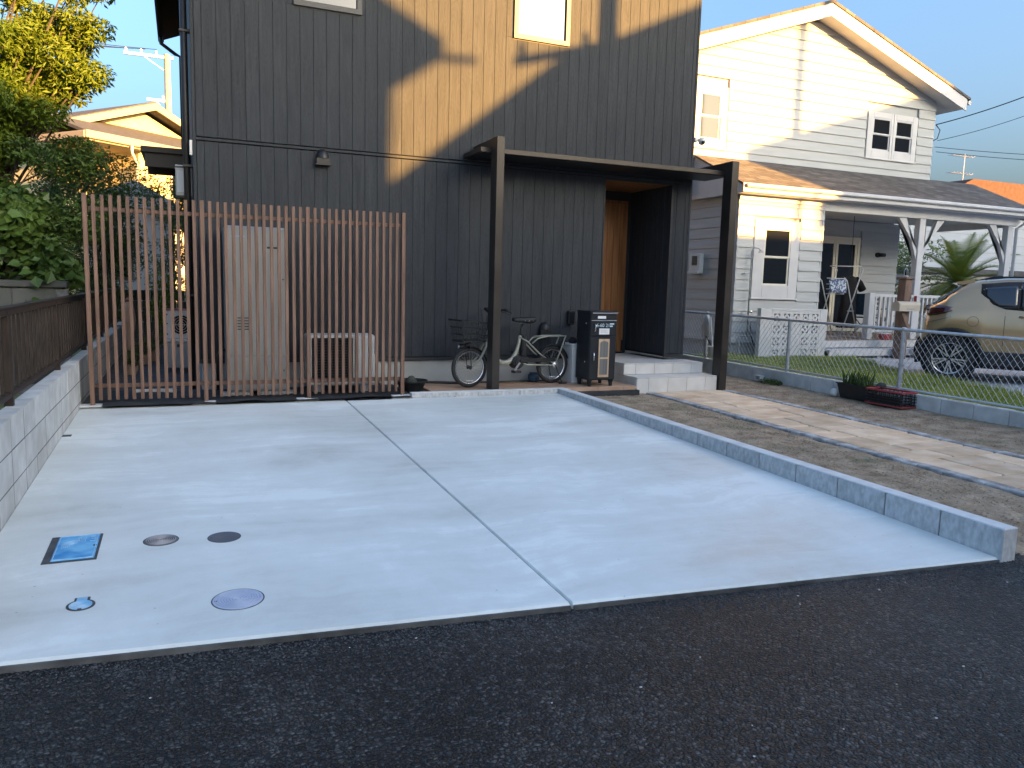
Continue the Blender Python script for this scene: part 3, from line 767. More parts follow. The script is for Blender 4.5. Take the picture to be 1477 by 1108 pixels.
tb=thing('junction_box','small white junction box at the left corner of the facade','box',(.11,9.25,2.78))
MB().cbox(.112,.146,9.205,9.26,2.70,2.86,.006).build('case',m_offwhite,tb)
MB().box(.118,.14,9.2005,9.2045,2.72,2.84).build('cover',m_offwhite,tb)

# ================================================================ ENTRANCE CANOPY
cn=thing('entrance_canopy','flat bronze steel canopy on two black posts over the entrance','canopy',(5.0,8.5,.1))
for (xa,xb,zb) in ((3.345,3.44,.15),(6.655,6.765,.03)):
    MB().cbox(xa,xb,8.42,8.60,zb,3.085,.004).build('post',m_bronze,cn)
    MB().cbox(xa+.004,xb-.004,8.60,YF-.002,2.985,3.084,.004).build('beam',m_bronze,cn)
    MB().cbox(xa-.02,xb+.02,8.40,8.62,zb-.01,zb+.014,.003).build('base_plate',m_black,cn)
MB().cbox(3.215,6.82,8.602,YF-.002,2.925,2.983,.004).build('roof_plate',m_bronze,cn)
MB().cbox(3.25,6.79,8.635,YF-.03,2.918,2.9245,.002).build('soffit',m_black,cn)

# ================================================================ ENTRANCE STEPS
stp=thing('entrance_steps','two pale grey tiled steps up to the oak front door','steps',(6.0,8.9,.07))
SX0,SX1=5.375,6.64
ZL,ZU=.262,.412
YL,YU=8.46,8.79
mb=MB(); mb.box(SX0+.008,SX1-.008,YL+.008,YU+.2,-.1,ZL-.012); mb.box(SX0+.008,SX1-.008,YU+.008,ALY+.04,-.1,ZU-.012); mb.build('core',m_joint,stp)
def tiles(axis,u0,u1,v0,v1,fix,su,sv,start=0):
    u=u0
    k=0
    while u<u1-.01:
        u2=min(u+(start if (k==0 and start) else su),u1); v=v0
        while v<v1-.01:
            v2=min(v+sv,v1); g=.0018; mb=MB()
            if axis=='Z': mb.cbox(u+g,u2-g,v+g,v2-g,fix-.011,fix,.002)
            elif axis=='Y': mb.cbox(u+g,u2-g,fix,fix+.011,v+g,v2-g,.002)
            else: mb.cbox(fix,fix+.011,u+g,u2-g,v+g,v2-g,.002)
            mb.build('tile',m_tile,stp); v=v2
        u=u2; k+=1
tiles('Y',SX0,SX1,.02,ZL-.0115,YL,.298,.25,.18)
tiles('Z',SX0,SX1,YL,YU,ZL,.298,.33,.18)
tiles('Y',SX0,SX1,ZL+.0005,ZU-.0115,YU,.298,.2,.18)
tiles('Z',SX0,SX1,YU,YF+.01,ZU,.298,.298,.18)
tiles('Z',ALX0+.002,ALX1-.002,YF+.012,ALY-.005,ZU,.298,.298,.18)
tiles('X',YL+.012,YF+.0,.12,ZL-.012,SX0-.003,.298,.3)
tiles('X',YU+.012,YF+.0,ZL-.011,ZU-.012,SX0-.003,.298,.3)

# ================================================================ SLAT FENCE
sf=thing('slat_fence','tall brown vertical slat fence standing at the back of the slab','fence',(.7,8.42,.12))
xs=[-.826+.07338*i for i in range(43)]
src=None
for i,x in enumerate(xs):
    if i in (0,14,28,42): continue
    if src is None: src=local_piece(MB().cbox(-.0165,.0165,-.0165,.0165,0,1.965,.0025),'slat',m_slat,(x,8.412,.188),sf)
    else: inst(src,'slat',(x+random.uniform(-.001,.001),8.412,.188+random.uniform(-.002,.002)),sf)
src=None
for i in (0,14,28,42):
    if src is None: src=local_piece(MB().cbox(-.02,.02,-.022,.022,0,2.05,.003),'post',m_slat,(xs[i],8.414,.108),sf)
    else: inst(src,'post',(xs[i],8.414,.108),sf)
for z in (2.02,.325): MB().cbox(-.80,2.235,8.43,8.465,z-.02,z+.02,.003).build('rail',m_slat,sf)
for i,x in enumerate((xs[0],xs[14],xs[28],xs[42])):
    t=MB().cbox(x-.14,x+.10,8.33,8.52,.02,.148 if i else .142,.012).build('fence_footing',m_kerbtop)
    tag(t,['concrete footing pad under the leftmost post of the slat fence','concrete footing pad under second post of slat fence from the left','concrete footing pad under third post of slat fence from the left','concrete footing pad under slat fence post beside the kerb end'][i],'footing','footing pads of the slat fence')
    t.name='fence_footing'

# ================================================================ behind the slat fence
tk=thing('water_heater_tank','tall silver water heater cabinet behind the slat fence','water heater',(.73,8.85,.15))
MB().cbox(.42,1.03,8.66,9.12,.20,1.945,.012).build('case',m_silver,tk)
MB().cbox(.425,1.025,8.648,8.659,.58,1.93,.004).build('upper_panel',m_silver,tk)
MB().cbox(.425,1.025,8.648,8.659,.215,.565,.004).build('lower_panel',m_silver,tk)
MB().cbox(.84,.95,8.640,8.648,1.72,1.74,.002).build('vent_slot',m_dark,tk)
for k in range(5): MB().box(.53,.68,8.6445,8.6485,.86+.03*k,.872+.03*k).build('vent_slot',m_dark,tk)
for x,z in ((.44,.42),(1.0,.42),(1.0,1.4)): MB().lathe([(.009,0),(.007,-.006)],(x,8.648,z),8,'Y').build('screw',m_dark,tk)
MB().box(.48,.62,8.645,8.648,1.83,1.845).build('badge',m_inkblue,tk)
for x in (.47,.95): MB().cbox(x-.03,x+.03,8.70,8.76,.14,.20,.004).build('foot',m_grey,tk)
MB().tube([(.34,8.98,.18),(.34,8.98,.55),(.38,8.98,.62),(.42,8.98,.62)],.018,8).build('pipe',m_black,tk,smooth=True)
p1=MB().cbox(.36,.66,8.60,8.75,.135,.195,.01).build('paving_block',m_block); tag(p1,'grey block under left front of the water heater','block','blocks under the water heater')
p2=MB().cbox(.74,1.12,8.60,8.75,.135,.195,.01).build('paving_block',m_block); tag(p2,'grey block under right front of the water heater','block','blocks under the water heater')
hp=thing('heat_pump_unit','cream heat pump unit with dark fan grille behind slat fence','outdoor unit',(1.66,8.85,.2))
MB().cbox(1.26,2.00,8.66,8.98,.24,.805,.015).build('case',m_offwhite,hp)
gr=MB().box(1.30,1.75,8.652,8.659,.29,.77).build('fan_opening',m_blackvoid,hp)
for k in range(16): MB().box(1.30,1.75,8.640,8.651,.295+.03*k,.302+.03*k).build('grille_bar',m_dark,hp)
for x in (1.40,1.52,1.64): MB().box(x-.004,x+.004,8.636,8.6395,.29,.77).build('grille_bar',m_dark,hp)
MB().cbox(1.77,1.985,8.650,8.6595,.26,.79,.004).build('side_panel',m_offwhite,hp)
for x in (1.36,1.88): MB().cbox(x-.05,x+.05,8.64,9.0,.16,.238,.006).build('foot',m_grey,hp)
MB().tube([(2.02,8.85,.3),(2.08,8.85,.3),(2.1,8.85,.25),(2.12,8.95,.2)],.02,8).build('hose',m_grey,hp,smooth=True)
pb=thing('pipe_cover','short cream pipe cover beside the heat pump unit','pipe cover',(2.1,9.1,.2))
MB().cbox(2.04,2.12,9.12,9.19,.2,.50,.01).build('duct',m_offwhite,pb)
MB().cbox(2.03,2.13,9.115,9.195,.501,.54,.01).build('cap',m_offwhite,pb)
# black tub beside the last fence post
bt=thing('black_tub','shallow black plastic tub beside fence end post','tub',(2.43,8.66,.135))
MB().lathe([(.0,.145),(.10,.147),(.17,.27),(.185,.275),(.185,.262),(.178,.26),(.108,.14),(0,.138)],(2.43,8.66,.0),24).build('bowl',m_blacksatin,bt,smooth=True,angle=50)
MB().lathe([(.186,.268),(.196,.272),(.196,.28),(.186,.28)],(2.43,8.66,0),24,cap=False).build('rim',m_blacksatin,bt)
rk=MB(); rk.lathe([(0,.0),(.06,.01),(.065,.05),(.03,.10),(0,.11)],(2.44,8.68,.22),7); o=rk.build('grey_stone',m_oldblock,smooth=True); tag(o,'rough grey stone lying in the black tub','stone')
hose=MB(); hose.tube([(2.55,9.02,.17),(2.68,9.05,.20),(2.9,9.06,.19),(3.15,9.06,.175),(3.6,9.07,.172),(4.2,9.07,.171),(4.5,9.08,.172)],[.016]*7,8)
o=hose.build('cable_conduit',m_black,smooth=True); tag(o,'black conduit lying along the house foundation behind the bicycle','conduit')
cl=thing('blue_pot','small dark blue pot on terrace behind rear bicycle wheel','pot',(4.17,9.02,.165))
MB().lathe([(.0,.166),(.05,.167),(.075,.21),(.07,.26),(.05,.275),(.05,.268),(.06,.25),(.0,.24)],(4.17,9.04,0),18).build('body',m_navy,cl,smooth=True)
MB().lathe([(.05,.276),(.056,.276),(.056,.285),(.05,.285)],(4.17,9.04,0),18,cap=False).build('rim',m_navy,cl)
# ================================================================ LIDS IN THE SLAB
def on_slab(mb):
    for i,(x,y,z) in enumerate(mb.v): mb.v[i]=(x,y,z+slabz(y))
    return mb
ml=thing('water_meter_hatch','blue rectangular water meter hatch in dark frame set in slab','manhole cover',(-.54,4.37,0))
fx0,fx1,fy0,fy1=-.665,-.425,4.185,4.57
mb=MB(); mb.cbox(fx0,fx1,fy0,fy1,-.04,.0035,.002); on_slab(mb).build('frame',m_irond,ml)
lx0,lx1,ly0,ly1=-.628,-.437,4.20,4.557
mb=MB(); mb.cbox(lx0,lx1,ly0,ly1,.0038,.0075,.002); on_slab(mb).build('lid',m_bluelid,ml)
mb=MB()
for a in range(5):   # raised wave arcs and rim on the lid
    r_=.022+.009*a; cx,cy=-.545,4.40
    pts=[(cx+r_*math.cos(t),cy+r_*1.3*math.sin(t),.0085) for t in [R(60+15*k) for k in range(11)]]
    mb.tube(pts,.0016,5)
for (a,b) in (((lx0+.008,ly0+.008),(lx1-.008,ly0+.008)),((lx1-.008,ly0+.008),(lx1-.008,ly1-.008)),((lx1-.008,ly1-.008),(lx0+.008,ly1-.008)),((lx0+.008,ly1-.008),(lx0+.008,ly0+.008))):
    mb.tube([(*a,.0085),(*b,.0085)],.0025,5)
def stroke(pts):
    mb.tube([(x,y,.0085) for x,y in pts],.0028,5)
# moulded characters at the far right of the lid
stroke([(-.523,4.45),(-.535,4.50),(-.523,4.515),(-.515,4.45)]); stroke([(-.512,4.45),(-.508,4.515),(-.500,4.515),(-.500,4.45)])
stroke([(-.478,4.45),(-.452,4.45),(-.452,4.52),(-.478,4.52)]); stroke([(-.474,4.485),(-.452,4.485)])
on_slab(mb).build('moulded_relief',m_bluelid2,ml)
mb=MB(); mb.cbox(lx1-.02,lx1-.004,4.37,4.39,.0076,.0086,.0005); on_slab(mb).build('lifting_slot',m_irond,ml)

vl=thing('valve_hatch','small round blue stop valve cover with tab set in slab','manhole cover',(-.437,3.65,0))
mb=MB(); mb.lathe([(0,-.03),(.056,-.03),(.056,.003),(0,.003)],(-.437,3.64,0),28); mb.cbox(-.468,-.406,3.66,3.722,-.02,.0028,.002); on_slab(mb).build('frame',m_irond,vl)
mb=MB(); mb.lathe([(.045,.0033),(.045,.006),(0,.006)],(-.437,3.636,0),28); mb.cbox(-.458,-.416,3.67,3.712,.0033,.0058,.001); on_slab(mb).build('lid',m_bluelid2,vl)
mb=MB()
for r_ in (.015,.026,.037): mb.tube([(-.437+r_*math.cos(t*.3142),3.636+r_*math.sin(t*.3142),.0066) for t in range(20)],.0012,4,closed=True)
on_slab(mb).build('moulded_relief',m_bluelid2,vl)
mb=MB(); mb.box(-.445,-.429,3.588,3.597,.0035,.0064); on_slab(mb).build('lifting_slot',m_irond,vl)
m_lidpale2=mat('pale_ring',(.36,.42,.54),(.42,.48,.6),scale=10,rough=.5)
def round_lid(x,y,r,matl,label,rings):
    t=thing('drain_manhole',label,'manhole cover',(x,y,0),'round lids in the slab')
    mb=MB(); mb.lathe([(0,-.03),(r,-.03),(r,.002),(r-.006,.0028),(0,.0028)],(x,y,0),40); on_slab(mb).build('lid',matl,t)
    mb=MB(); mb.lathe([(r+.0005,-.01),(r+.0005,.0009),(r+.006,.0009),(r+.006,-.01)],(x,y,0),40,cap=False); on_slab(mb).build('edge_gap',m_irond,t)
    if rings:
        mb=MB()
        for k in range(rings):
            q=r*(k+1)/(rings+1); mb.tube([(x+q*math.cos(a*.2094),y+q*math.sin(a*.2094),.0036) for a in range(30)],.0022,4,closed=True)
        on_slab(mb).build('moulded_rings',m_lidring if matl is m_lidbrown else m_lidpale2 if matl is m_lidpale else matl,t)
    mb=MB(); mb.box(x-r+.008,x-r+.02,y-.004,y+.004,.0028,.0034); on_slab(mb).build('lifting_slot',m_irond,t)
round_lid(-.137,4.377,.082,m_lidbrown,'worn brownish round drain cover beside the blue meter hatch',7)
round_lid(.177,4.329,.08,m_lidgrey,'plain dark grey round drain cover in the slab',0)
round_lid(.195,3.498,.107,m_lidpale,'large pale bluish round cover nearest the street edge',8)
dg=MB(); dg.box(-.93,-.865,7.10,7.16,-.002,.004); o=on_slab(dg).build('drain_slot',m_irond); tag(o,'dark drain slot in slab edge at foot of block wall','drain')

# ================================================================ BICYCLE
bk=thing('bicycle','small wheeled olive grey electric bicycle with front basket on terrace','bicycle',(3.16,8.70,ZT),local=True,rz=R(9.5))
WB=1.22; WR=.243
def wheel(cx,name):
    w=MB(); pr=[]
    for k in range(12):
        a=2*math.pi*k/12; pr.append((WR-.024+.024*math.cos(a),.023*math.sin(a)))
    pr.append(pr[0])
    w.lathe(pr,(cx,0,WR),44,'Y',cap=False)
    o=w.build(name,m_rubber,bk,smooth=True)
    MB().lathe([(WR-.043,-.012),(WR-.058,-.012),(WR-.062,0),(WR-.058,.012),(WR-.043,.012),(WR-.043,-.012)],(cx,0,WR),44,'Y',cap=False).build('rim',m_chrome,o,smooth=True)
    s=MB()
    for k in range(28):
        a=2*math.pi*k/28; b=a+(.5 if k%2 else -.5); sd=.025 if k%4<2 else -.025
        s.tube([(cx+.02*math.cos(b),sd,WR+.02*math.sin(b)),(cx+(WR-.06)*math.cos(a),0,WR+(WR-.06)*math.sin(a))],.0011,3)
    s.build('spokes',m_alu,o,fix=False)
    MB().lathe([(0,-.05),(.012,-.05),(.012,-.034),(.024,-.032),(.024,-.024),(.014,-.02),(.014,.02),(.024,.024),(.024,.032),(.012,.034),(.012,.05),(0,.05)],(cx,0,WR),16,'Y').build('hub',m_blacksatin,o,smooth=True,angle=40)
    MB().box(cx-.045,cx+.045,-.022,-.018,WR*.32,WR*.36).build('reflector',m_labelw,o)
    return o
wheel(0,'front_wheel'); wheel(WB,'rear_wheel')
f=MB()
f.tube([(.30,0,.70),(.31,0,.58),(.335,0,.42),(.38,0,.325),(.45,0,.285),(.53,0,.285),(.61,0,.325),(.67,0,.42),(.70,0,.52),(.72,0,.62)],[.022,.026,.030,.033,.034,.034,.032,.025,.02,.018],12)
for s_ in (-1,1):
    f.tube([(.705,s_*.015,.60),(.80,s_*.05,.545),(.98,s_*.062,.39),(WB,s_*.066,WR)],.0095,8)
    f.tube([(.62,s_*.03,.30),(.80,s_*.06,.255),(WB-.02,s_*.066,WR-.005)],.0125,8)
    f.tube([(WB,s_*.066,WR),(WB+.09,s_*.07,.45),(WB+.15,s_*.07,.605)],.0095,8)
    f.tube([(WB+.16,s_*.07,.61),(1.10,s_*.07,.61),(.95,s_*.065,.585),(.87,s_*.05,.52)],.0095,8)
f.build('frame',m_olive,bk,smooth=True)
rk_=MB()
for y_ in (-.045,0,.045): rk_.tube([(WB+.16,y_,.612),(.96,y_,.606)],.006,6)
for x_ in (1.0,1.15,1.3): rk_.tube([(x_,-.07,.612),(x_,.07,.612)],.006,6)
rk_.build('rear_rack',m_olive,bk,smooth=True)
fk=MB()
fk.tube([(.262,0,.69),(.27,0,.80)],.017,10); fk.tube([(.262,0,.70),(.225,0,.555)],.018,10)
for s_ in (-1,1): fk.tube([(.222,0,.548),(.20,s_*.045,.50),(.13,s_*.05,.36),(.03,s_*.05,WR+.02),(0,s_*.05,WR)],[.018,.017,.014,.011,.010],8)
fk.build('fork',m_olive,bk,smooth=True)
hb=MB(); hb.tube([(.275,0,.78),(.285,0,.88)],.014,10)
hb.tube([(.40,-.27,.925),(.33,-.20,.945),(.27,-.08,.93),(.265,0,.90),(.27,.08,.93),(.33,.20,.945),(.40,.27,.925)],.0105,8)
hbo=hb.build('handlebar',m_blacksatin,bk,smooth=True)
for s_ in (-1,1):
    MB().tube([(.405,s_*.275,.923),(.345,s_*.215,.943)],.0165,10).build('grip',m_rubber,hbo,smooth=True)
    MB().tube([(.31,s_*.19,.93),(.36,s_*.225,.905),(.42,s_*.26,.885)],.006,6).build('brake_lever',m_blacksatin,hbo,smooth=True)
    MB().tube([(.31,s_*.17,.94),(.22,s_*.12,.95),(.19,s_*.06,.84),(.24,s_*.02,.70)],.004,5).build('brake_cable',m_blacksatin,hbo,smooth=True)
MB().cbox(.20,.26,-.04,.03,.93,.965,.008).build('display',m_blacksatin,hbo)
MB().lathe([(0,.0),(.02,.004),(.026,.016),(0,.028)],(.30,-.12,.955),14).build('bell',m_chrome,hbo,smooth=True)
# basket
bs=MB(); bx0,bx1,bz0,bz1=-.20,.19,.565,.80
def rim_at(t):
    w=.13+.035*t; xa=bx0+.04*(1-t); xb=bx1-.05*(1-t); z=bz0+(bz1-bz0)*t
    return [(xa,-w,z+.012*t),(xb,-w,z-.02*t),(xb,w,z-.02*t),(xa,w,z+.012*t)]
for t in (0,.33,.66,1.0):
    q=rim_at(t); bs.tube(q+[q[0]],.010 if t in(0,1.0) else .0062,5)
lo_,hi_=rim_at(0),rim_at(1)
for k in range(4):
    a0,a1=Vector(lo_[k]),Vector(lo_[(k+1)%4]); b0,b1=Vector(hi_[k]),Vector(hi_[(k+1)%4])
    for j in range(6):
        s_=j/6; bs.tube([a0.lerp(a1,s_),b0.lerp(b1,s_)],.0062,5)
bso=bs.build('basket',m_blacksatin,bk)
MB().cbox(bx0+.035,bx1-.045,-.128,.128,bz0-.012,bz0+.012,.005).build('basket_floor',m_blacksatin,bso)
MB().bar((.16,0,.60),(.235,0,.60),.05,.014).build('basket_bracket',m_blacksatin,bso)
for s_ in (-1,1): MB().tube([(-.02,s_*.06,bz0),(-.02,s_*.058,.40),(0,s_*.056,WR)],.0055,6).build('basket_stay',m_blacksatin,bso)
MB().lathe([(0,-.04),(.02,-.038),(.03,-.005),(.03,.03),(.018,.045),(0,.048)],(-.115,0,.50),16,'X').build('headlamp',m_blacksatin,bk,smooth=True)
MB().lathe([(.0,-.047),(.022,-.043),(.024,-.037)],(-.115,0,.50),14,'X').build('headlamp_lens',m_chrome,bk,smooth=True)
MB().tube([(-.09,0,.50),(-.04,0,.53),(.05,0,.555)],.008,6).build('lamp_bracket',m_blacksatin,bk)
# mudguards
def guard(cx,a0,a1,name,matl):
    g=MB(); V=[];F=[];n=16
    for k in range(n+1):
        a=R(a0+(a1-a0)*k/n)
        for y_,dr_ in ((-.03,-.010),(-.018,0),(.018,0),(.03,-.010)):
            r_=WR+.014+dr_; V.append((cx+r_*math.cos(a),y_,WR+r_*math.sin(a)))
    for k in range(n):
        for j in range(3): F.append((k*4+j,k*4+j+1,k*4+j+5,k*4+j+4))
    g.add(V,F); return g.build(name,matl,bk,smooth=True)
guard(0,-5,100,'front_mudguard',m_blacksatin); guard(WB,15,175,'rear_mudguard',m_blacksatin)
# wheel guard disc over rear wheel, drive unit, battery, saddle
d=MB()
for k in range(7): d.tube([(WB+.03,-.064,WR+.03),(WB-.02-.21*math.cos(R(15+18*k)),-.064,WR+.05+.215*math.sin(R(15+18*k)))],.0022,4)
d.tube([(WB-.02-.21*math.cos(R(10+12*k)),-.064,WR+.05+.215*math.sin(R(10+12*k))) for k in range(11)],.004,5); d.build('skirt_guard',m_blacksatin,bk)
dv=MB(); dv.lathe([(0,-.06),(.07,-.06),(.085,-.045),(.085,.045),(.07,.06),(0,.06)],(.67,0,.29),26,'Y'); dv.cbox(.60,.83,-.05,.05,.25,.36,.02); dvo=dv.build('drive_unit',m_blacksatin,bk,smooth=True,angle=40)
MB().lathe([(.0,-.072),(.062,-.072),(.062,-.064)],(.675,0,.29),26,'Y').build('chain_ring',m_blacksatin,dvo)
MB().cbox(.68,1.22,-.078,-.066,.285,.335,.012).build('chain_guard',m_blacksatin,dvo)
for s_,dx,dz in ((-1,-.085,-.105),(1,.085,.105)):
    MB().bar((.67,s_*.085,.29),(.67+dx,s_*.09,.29+dz),.012,.026).build('crank',m_alu,dvo)
    MB().cbox(.67+dx-.05,.67+dx+.05,s_*.14-.045,s_*.14+.045,.29+dz-.014,.29+dz+.014,.006).build('pedal',m_blacksatin,dvo)
MB().cbox(.735,.80,-.04,.04,.355,.62,.015).build('battery',m_blacksatin,bk).rotation_euler=(0,0,0)
MB().tube([(.715,0,.60),(.752,0,.765)],.0135,10).build('seat_post',m_blacksatin,bk,smooth=True)
sd=MB(); V=[];F=[]
prof=[(.605,.022,.035),(.65,.036,.055),(.70,.050,.070),(.76,.085,.085),(.82,.105,.092),(.88,.105,.085),(.91,.075,.055)]
n=14
for x_,w_,h_ in prof:
    zt=.822+.010*math.sin((x_-.62)*7)
    for k in range(n):
        a=2*math.pi*k/n; yy=w_*math.cos(a); zz=math.sin(a); V.append((x_,yy,zt+(.018*zz if zz>0 else h_*zz*(.6+.4*abs(math.cos(a))))))
for i in range(len(prof)-1):
    for k in range(n): F.append((i*n+k,i*n+(k+1)%n,(i+1)*n+(k+1)%n,(i+1)*n+k))
F.append(tuple(range(n))[::-1]); F.append(tuple((len(prof)-1)*n+k for k in range(n)))
sdo=sd.add(V,F).build('saddle',m_blacksatin,bk,smooth=True)
for x_,y_ in ((.74,-.068),(.79,-.086),(.85,-.092)): MB().lathe([(0,-.004),(.006,-.003),(.008,0)],(x_,y_-.002,.805),8,'Y').build('rivet',m_chrome,sdo)
MB().tube([(.70,-.02,.775),(.86,-.03,.775)],.004,5).build('saddle_rail',m_alu,sdo)
# stand, rear lamp, hub case
sn=MB()
for s_ in (-1,1): sn.tube([(WB,s_*.075,WR),(WB+.05,s_*.10,.10),(WB+.085,s_*.12,.008)],.007,6)
sn.tube([(WB+.03,-.125,.008),(WB+.15,-.125,.008)],.008,6); sn.tube([(WB+.03,.125,.008),(WB+.15,.125,.008)],.008,6); sn.tube([(WB+.085,-.12,.01),(WB+.085,.12,.01)],.006,6)
sn.build('stand',m_blacksatin,bk,smooth=True)
MB().cbox(WB+.155,WB+.185,-.03,.03,.50,.545,.008).build('rear_reflector',m_taillight,bk)
MB().lathe([(0,-.082),(.04,-.08),(.045,-.07),(.045,-.066)],(WB,0,WR),18,'Y').build('hub_cover',m_alu,bk,smooth=True)

# ================================================================ BLACK CABINET AND WHITE BIN
cb=thing('black_cabinet','tall black cabinet with white labels and oak framed door panel','cabinet',(4.84,8.6,ZT))
CX0,CX1,CY0,CY1=4.655,5.03,8.44,8.80
MB().cbox(CX0,CX1,CY0+.02,CY1,.245,1.095,.005).build('case',m_cab,cb)
MB().cbox(CX0-.008,CX1+.012,CY0-.006,CY1+.005,1.0955,1.112,.003).build('top',m_cab,cb)
MB().cbox(CX0+.02,CX1+.004,CY0-.0085,CY0-.0065,1.080,1.094,.0008).build('edge_strip',m_alu,cb)
MB().cbox(CX0+.006,CX1-.004,CY0+.004,CY0+.0195,1.005,1.072,.003).build('flap',m_cab,cb)
MB().cbox(CX0+.01,CX1-.006,CY0-.003,CY0+.0035,.990,1.001,.001).build('edge_strip',m_alu,cb)
dr1=MB().cbox(CX0+.006,CX1-.004,CY0+.002,CY0+.0195,.80,.986,.003).build('upper_door',m_cab,cb)
dr2=MB().cbox(CX0+.006,CX1-.004,CY0+.002,CY0+.0195,.255,.796,.003).build('lower_door',m_cab,cb)
MB().box(CX0+.10,CX0+.215,CY0+.0022,CY0+.0038,1.018,1.052).build('label',m_labelw,cb)
MB().box(CX0+.125,CX0+.27,CY0+.0003,CY0+.0017,.822,.896).build('label',m_labelw,dr1)
for k in range(4): MB().box(CX0+.142,CX0+.245-(k%2)*.02,CY0-.0007,CY0+.0001,.84+.0125*k,.8435+.0125*k).build('printed_line',m_ink,dr1)
def text_mesh(txt,size,loc,matl,parent,name='lettering'):
    cu=bpy.data.curves.new('lettering','FONT'); cu.body=txt; cu.size=size; cu.extrude=.0004
    tmp=bpy.data.objects.new('lettering',cu); COL.objects.link(tmp)
    dg_=bpy.context.evaluated_depsgraph_get(); me=bpy.data.meshes.new_from_object(tmp.evaluated_get(dg_))
    bpy.data.objects.remove(tmp); me.materials.append(matl)
    o=bpy.data.objects.new(name,me); COL.objects.link(o); o.parent=parent
    o.location=Vector(loc)-OFF[parent]; o.rotation_euler=(R(90),0,0); return o
text_mesh('6-60',.062,(CX0+.082,CY0+.0012,.915),m_inkblue,dr1); text_mesh('21',.06,(CX0+.215,CY0+.0012,.915),m_inkblue,dr1)
for k in range(2): MB().box(CX0+.275,CX0+.335-.02*k,CY0+.0006,CY0+.0017,.945-.028*k,.962-.028*k).build('printed_block',m_inkblue,dr1)
MB().tube([(CX0+.055,CY0-.006,.955),(CX0+.065,CY0-.02,.935),(CX0+.06,CY0-.02,.87),(CX0+.05,CY0-.006,.85)],.0055,8).build('handle',m_chrome,dr1,smooth=True)
MB().tube([(CX0+.05,CY0+.0,.60),(CX0+.05,CY0-.025,.585),(CX0+.05,CY0-.025,.505),(CX0+.05,CY0+.0,.49)],.0065,8).build('handle',m_chrome,dr2,smooth=True)
# oak framed panel with ribbed glass and arched head
px0,px1,pz0,pz1=CX0+.125,CX0+.275,.285,.765
pf=MB(); pf.box(px0,px1,CY0-.006,CY0+.0015,pz0,pz1); fo=pf.build('panel_frame',m_oakpanel,dr2)
gp=MB(); pts=[(px0+.018,pz0+.03),(px1-.018,pz0+.03),(px1-.018,pz1-.05)]+[((px0+px1)/2+(px1-px0-.036)/2*math.cos(a),pz1-.05+.025*math.sin(a)) for a in [math.pi*k/8 for k in range(1,8)]]+[(px0+.018,pz1-.05)]
gp.prism(pts,CY0-.0085,CY0-.0062,'Y'); gp.build('ribbed_pane',m_meshgl,fo)
MB().box(px0+.016,px1-.016,CY0-.0105,CY0-.0087,.515,.535).build('glazing_bar',m_oakpanel,fo)
for x_ in (CX0+.035,CX1-.035):
    for y_ in (CY0+.045,CY1-.045): MB().lathe([(.022,ZT),(.03,ZT+.06),(.034,.246)],(x_,y_,0),12).build('leg',m_cab,cb)
for z in (.955,.47): MB().lathe([(0,-.004),(.008,-.003),(.01,0)],(CX0,CY0+.12,z),10,'X').build('bolt',m_alu,cb)
wb=thing('white_bin','white plastic bin between bicycle and black cabinet','bin',(4.72,8.95,ZT))
mb=MB(); mb.add([(4.635,8.86,ZT),(4.80,8.86,ZT),(4.80,9.10,ZT),(4.635,9.10,ZT),(4.615,8.84,.64),(4.82,8.84,.64),(4.82,9.12,.64),(4.615,9.12,.64)],[(0,3,2,1),(4,5,6,7),(0,1,5,4),(1,2,6,5),(2,3,7,6),(3,0,4,7)]); mb.build('body',m_offwhite,wb)
MB().cbox(4.605,4.83,8.83,9.13,.641,.672,.01).build('lid',m_offwhite,wb)
bgc=MB(); bgc.lathe([(0,0),(.05,.005),(.06,.04),(.03,.08),(0,.085)],(4.68,8.95,.673),9); o=bgc.build('black_pouch',m_robe,smooth=True); tag(o,'small black pouch lying on the white bin','pouch')
# ================================================================ WIRE FENCE on low block base (right)
FX=8.0
wf=thing('chain_link_fence','galvanised chain link fence on low block base beside the lawn','fence',(FX,7.5,.1))
def ftop(y): return .277-.0092*(9.86-y)
y=2.9
while y<15.2:
    MB().cbox(FX-.055,FX+.055,y+.003,y+.397,-.1,ftop(y+.2),.005).build('base_block',m_block,wf); y+=.4
posts=[2.91,4.815,6.72,8.63,10.53,12.43,14.33]
for yp in posts:
    zt=ftop(yp)+.755
    p=MB(); p.tube([(FX,yp,ftop(yp)-.05),(FX,yp,zt)],.026,14); p.build('post',m_galv,wf,smooth=True,angle=50)
    MB().lathe([(.03,zt-.02),(.031,zt+.004),(.02,zt+.018),(0,zt+.022)],(FX,yp,0),14).build('post_cap',m_galv,wf,smooth=True)
    for z in (.33,.08): MB().lathe([(.033,ftop(yp)+z-.012),(.033,ftop(yp)+z+.012)],(FX,yp,0),14).build('clamp',m_galv,wf)
MB().tube([(FX,2.9,ftop(2.9)+.745),(FX,14.4,ftop(14.4)+.745)],.019,12).build('top_rail',m_galv,wf,smooth=True)
MB().tube([(FX,2.9,ftop(2.9)+.035),(FX,14.4,ftop(14.4)+.035)],.013,10).build('bottom_rail',m_galv,wf,smooth=True)
PW,PH=.078,.098
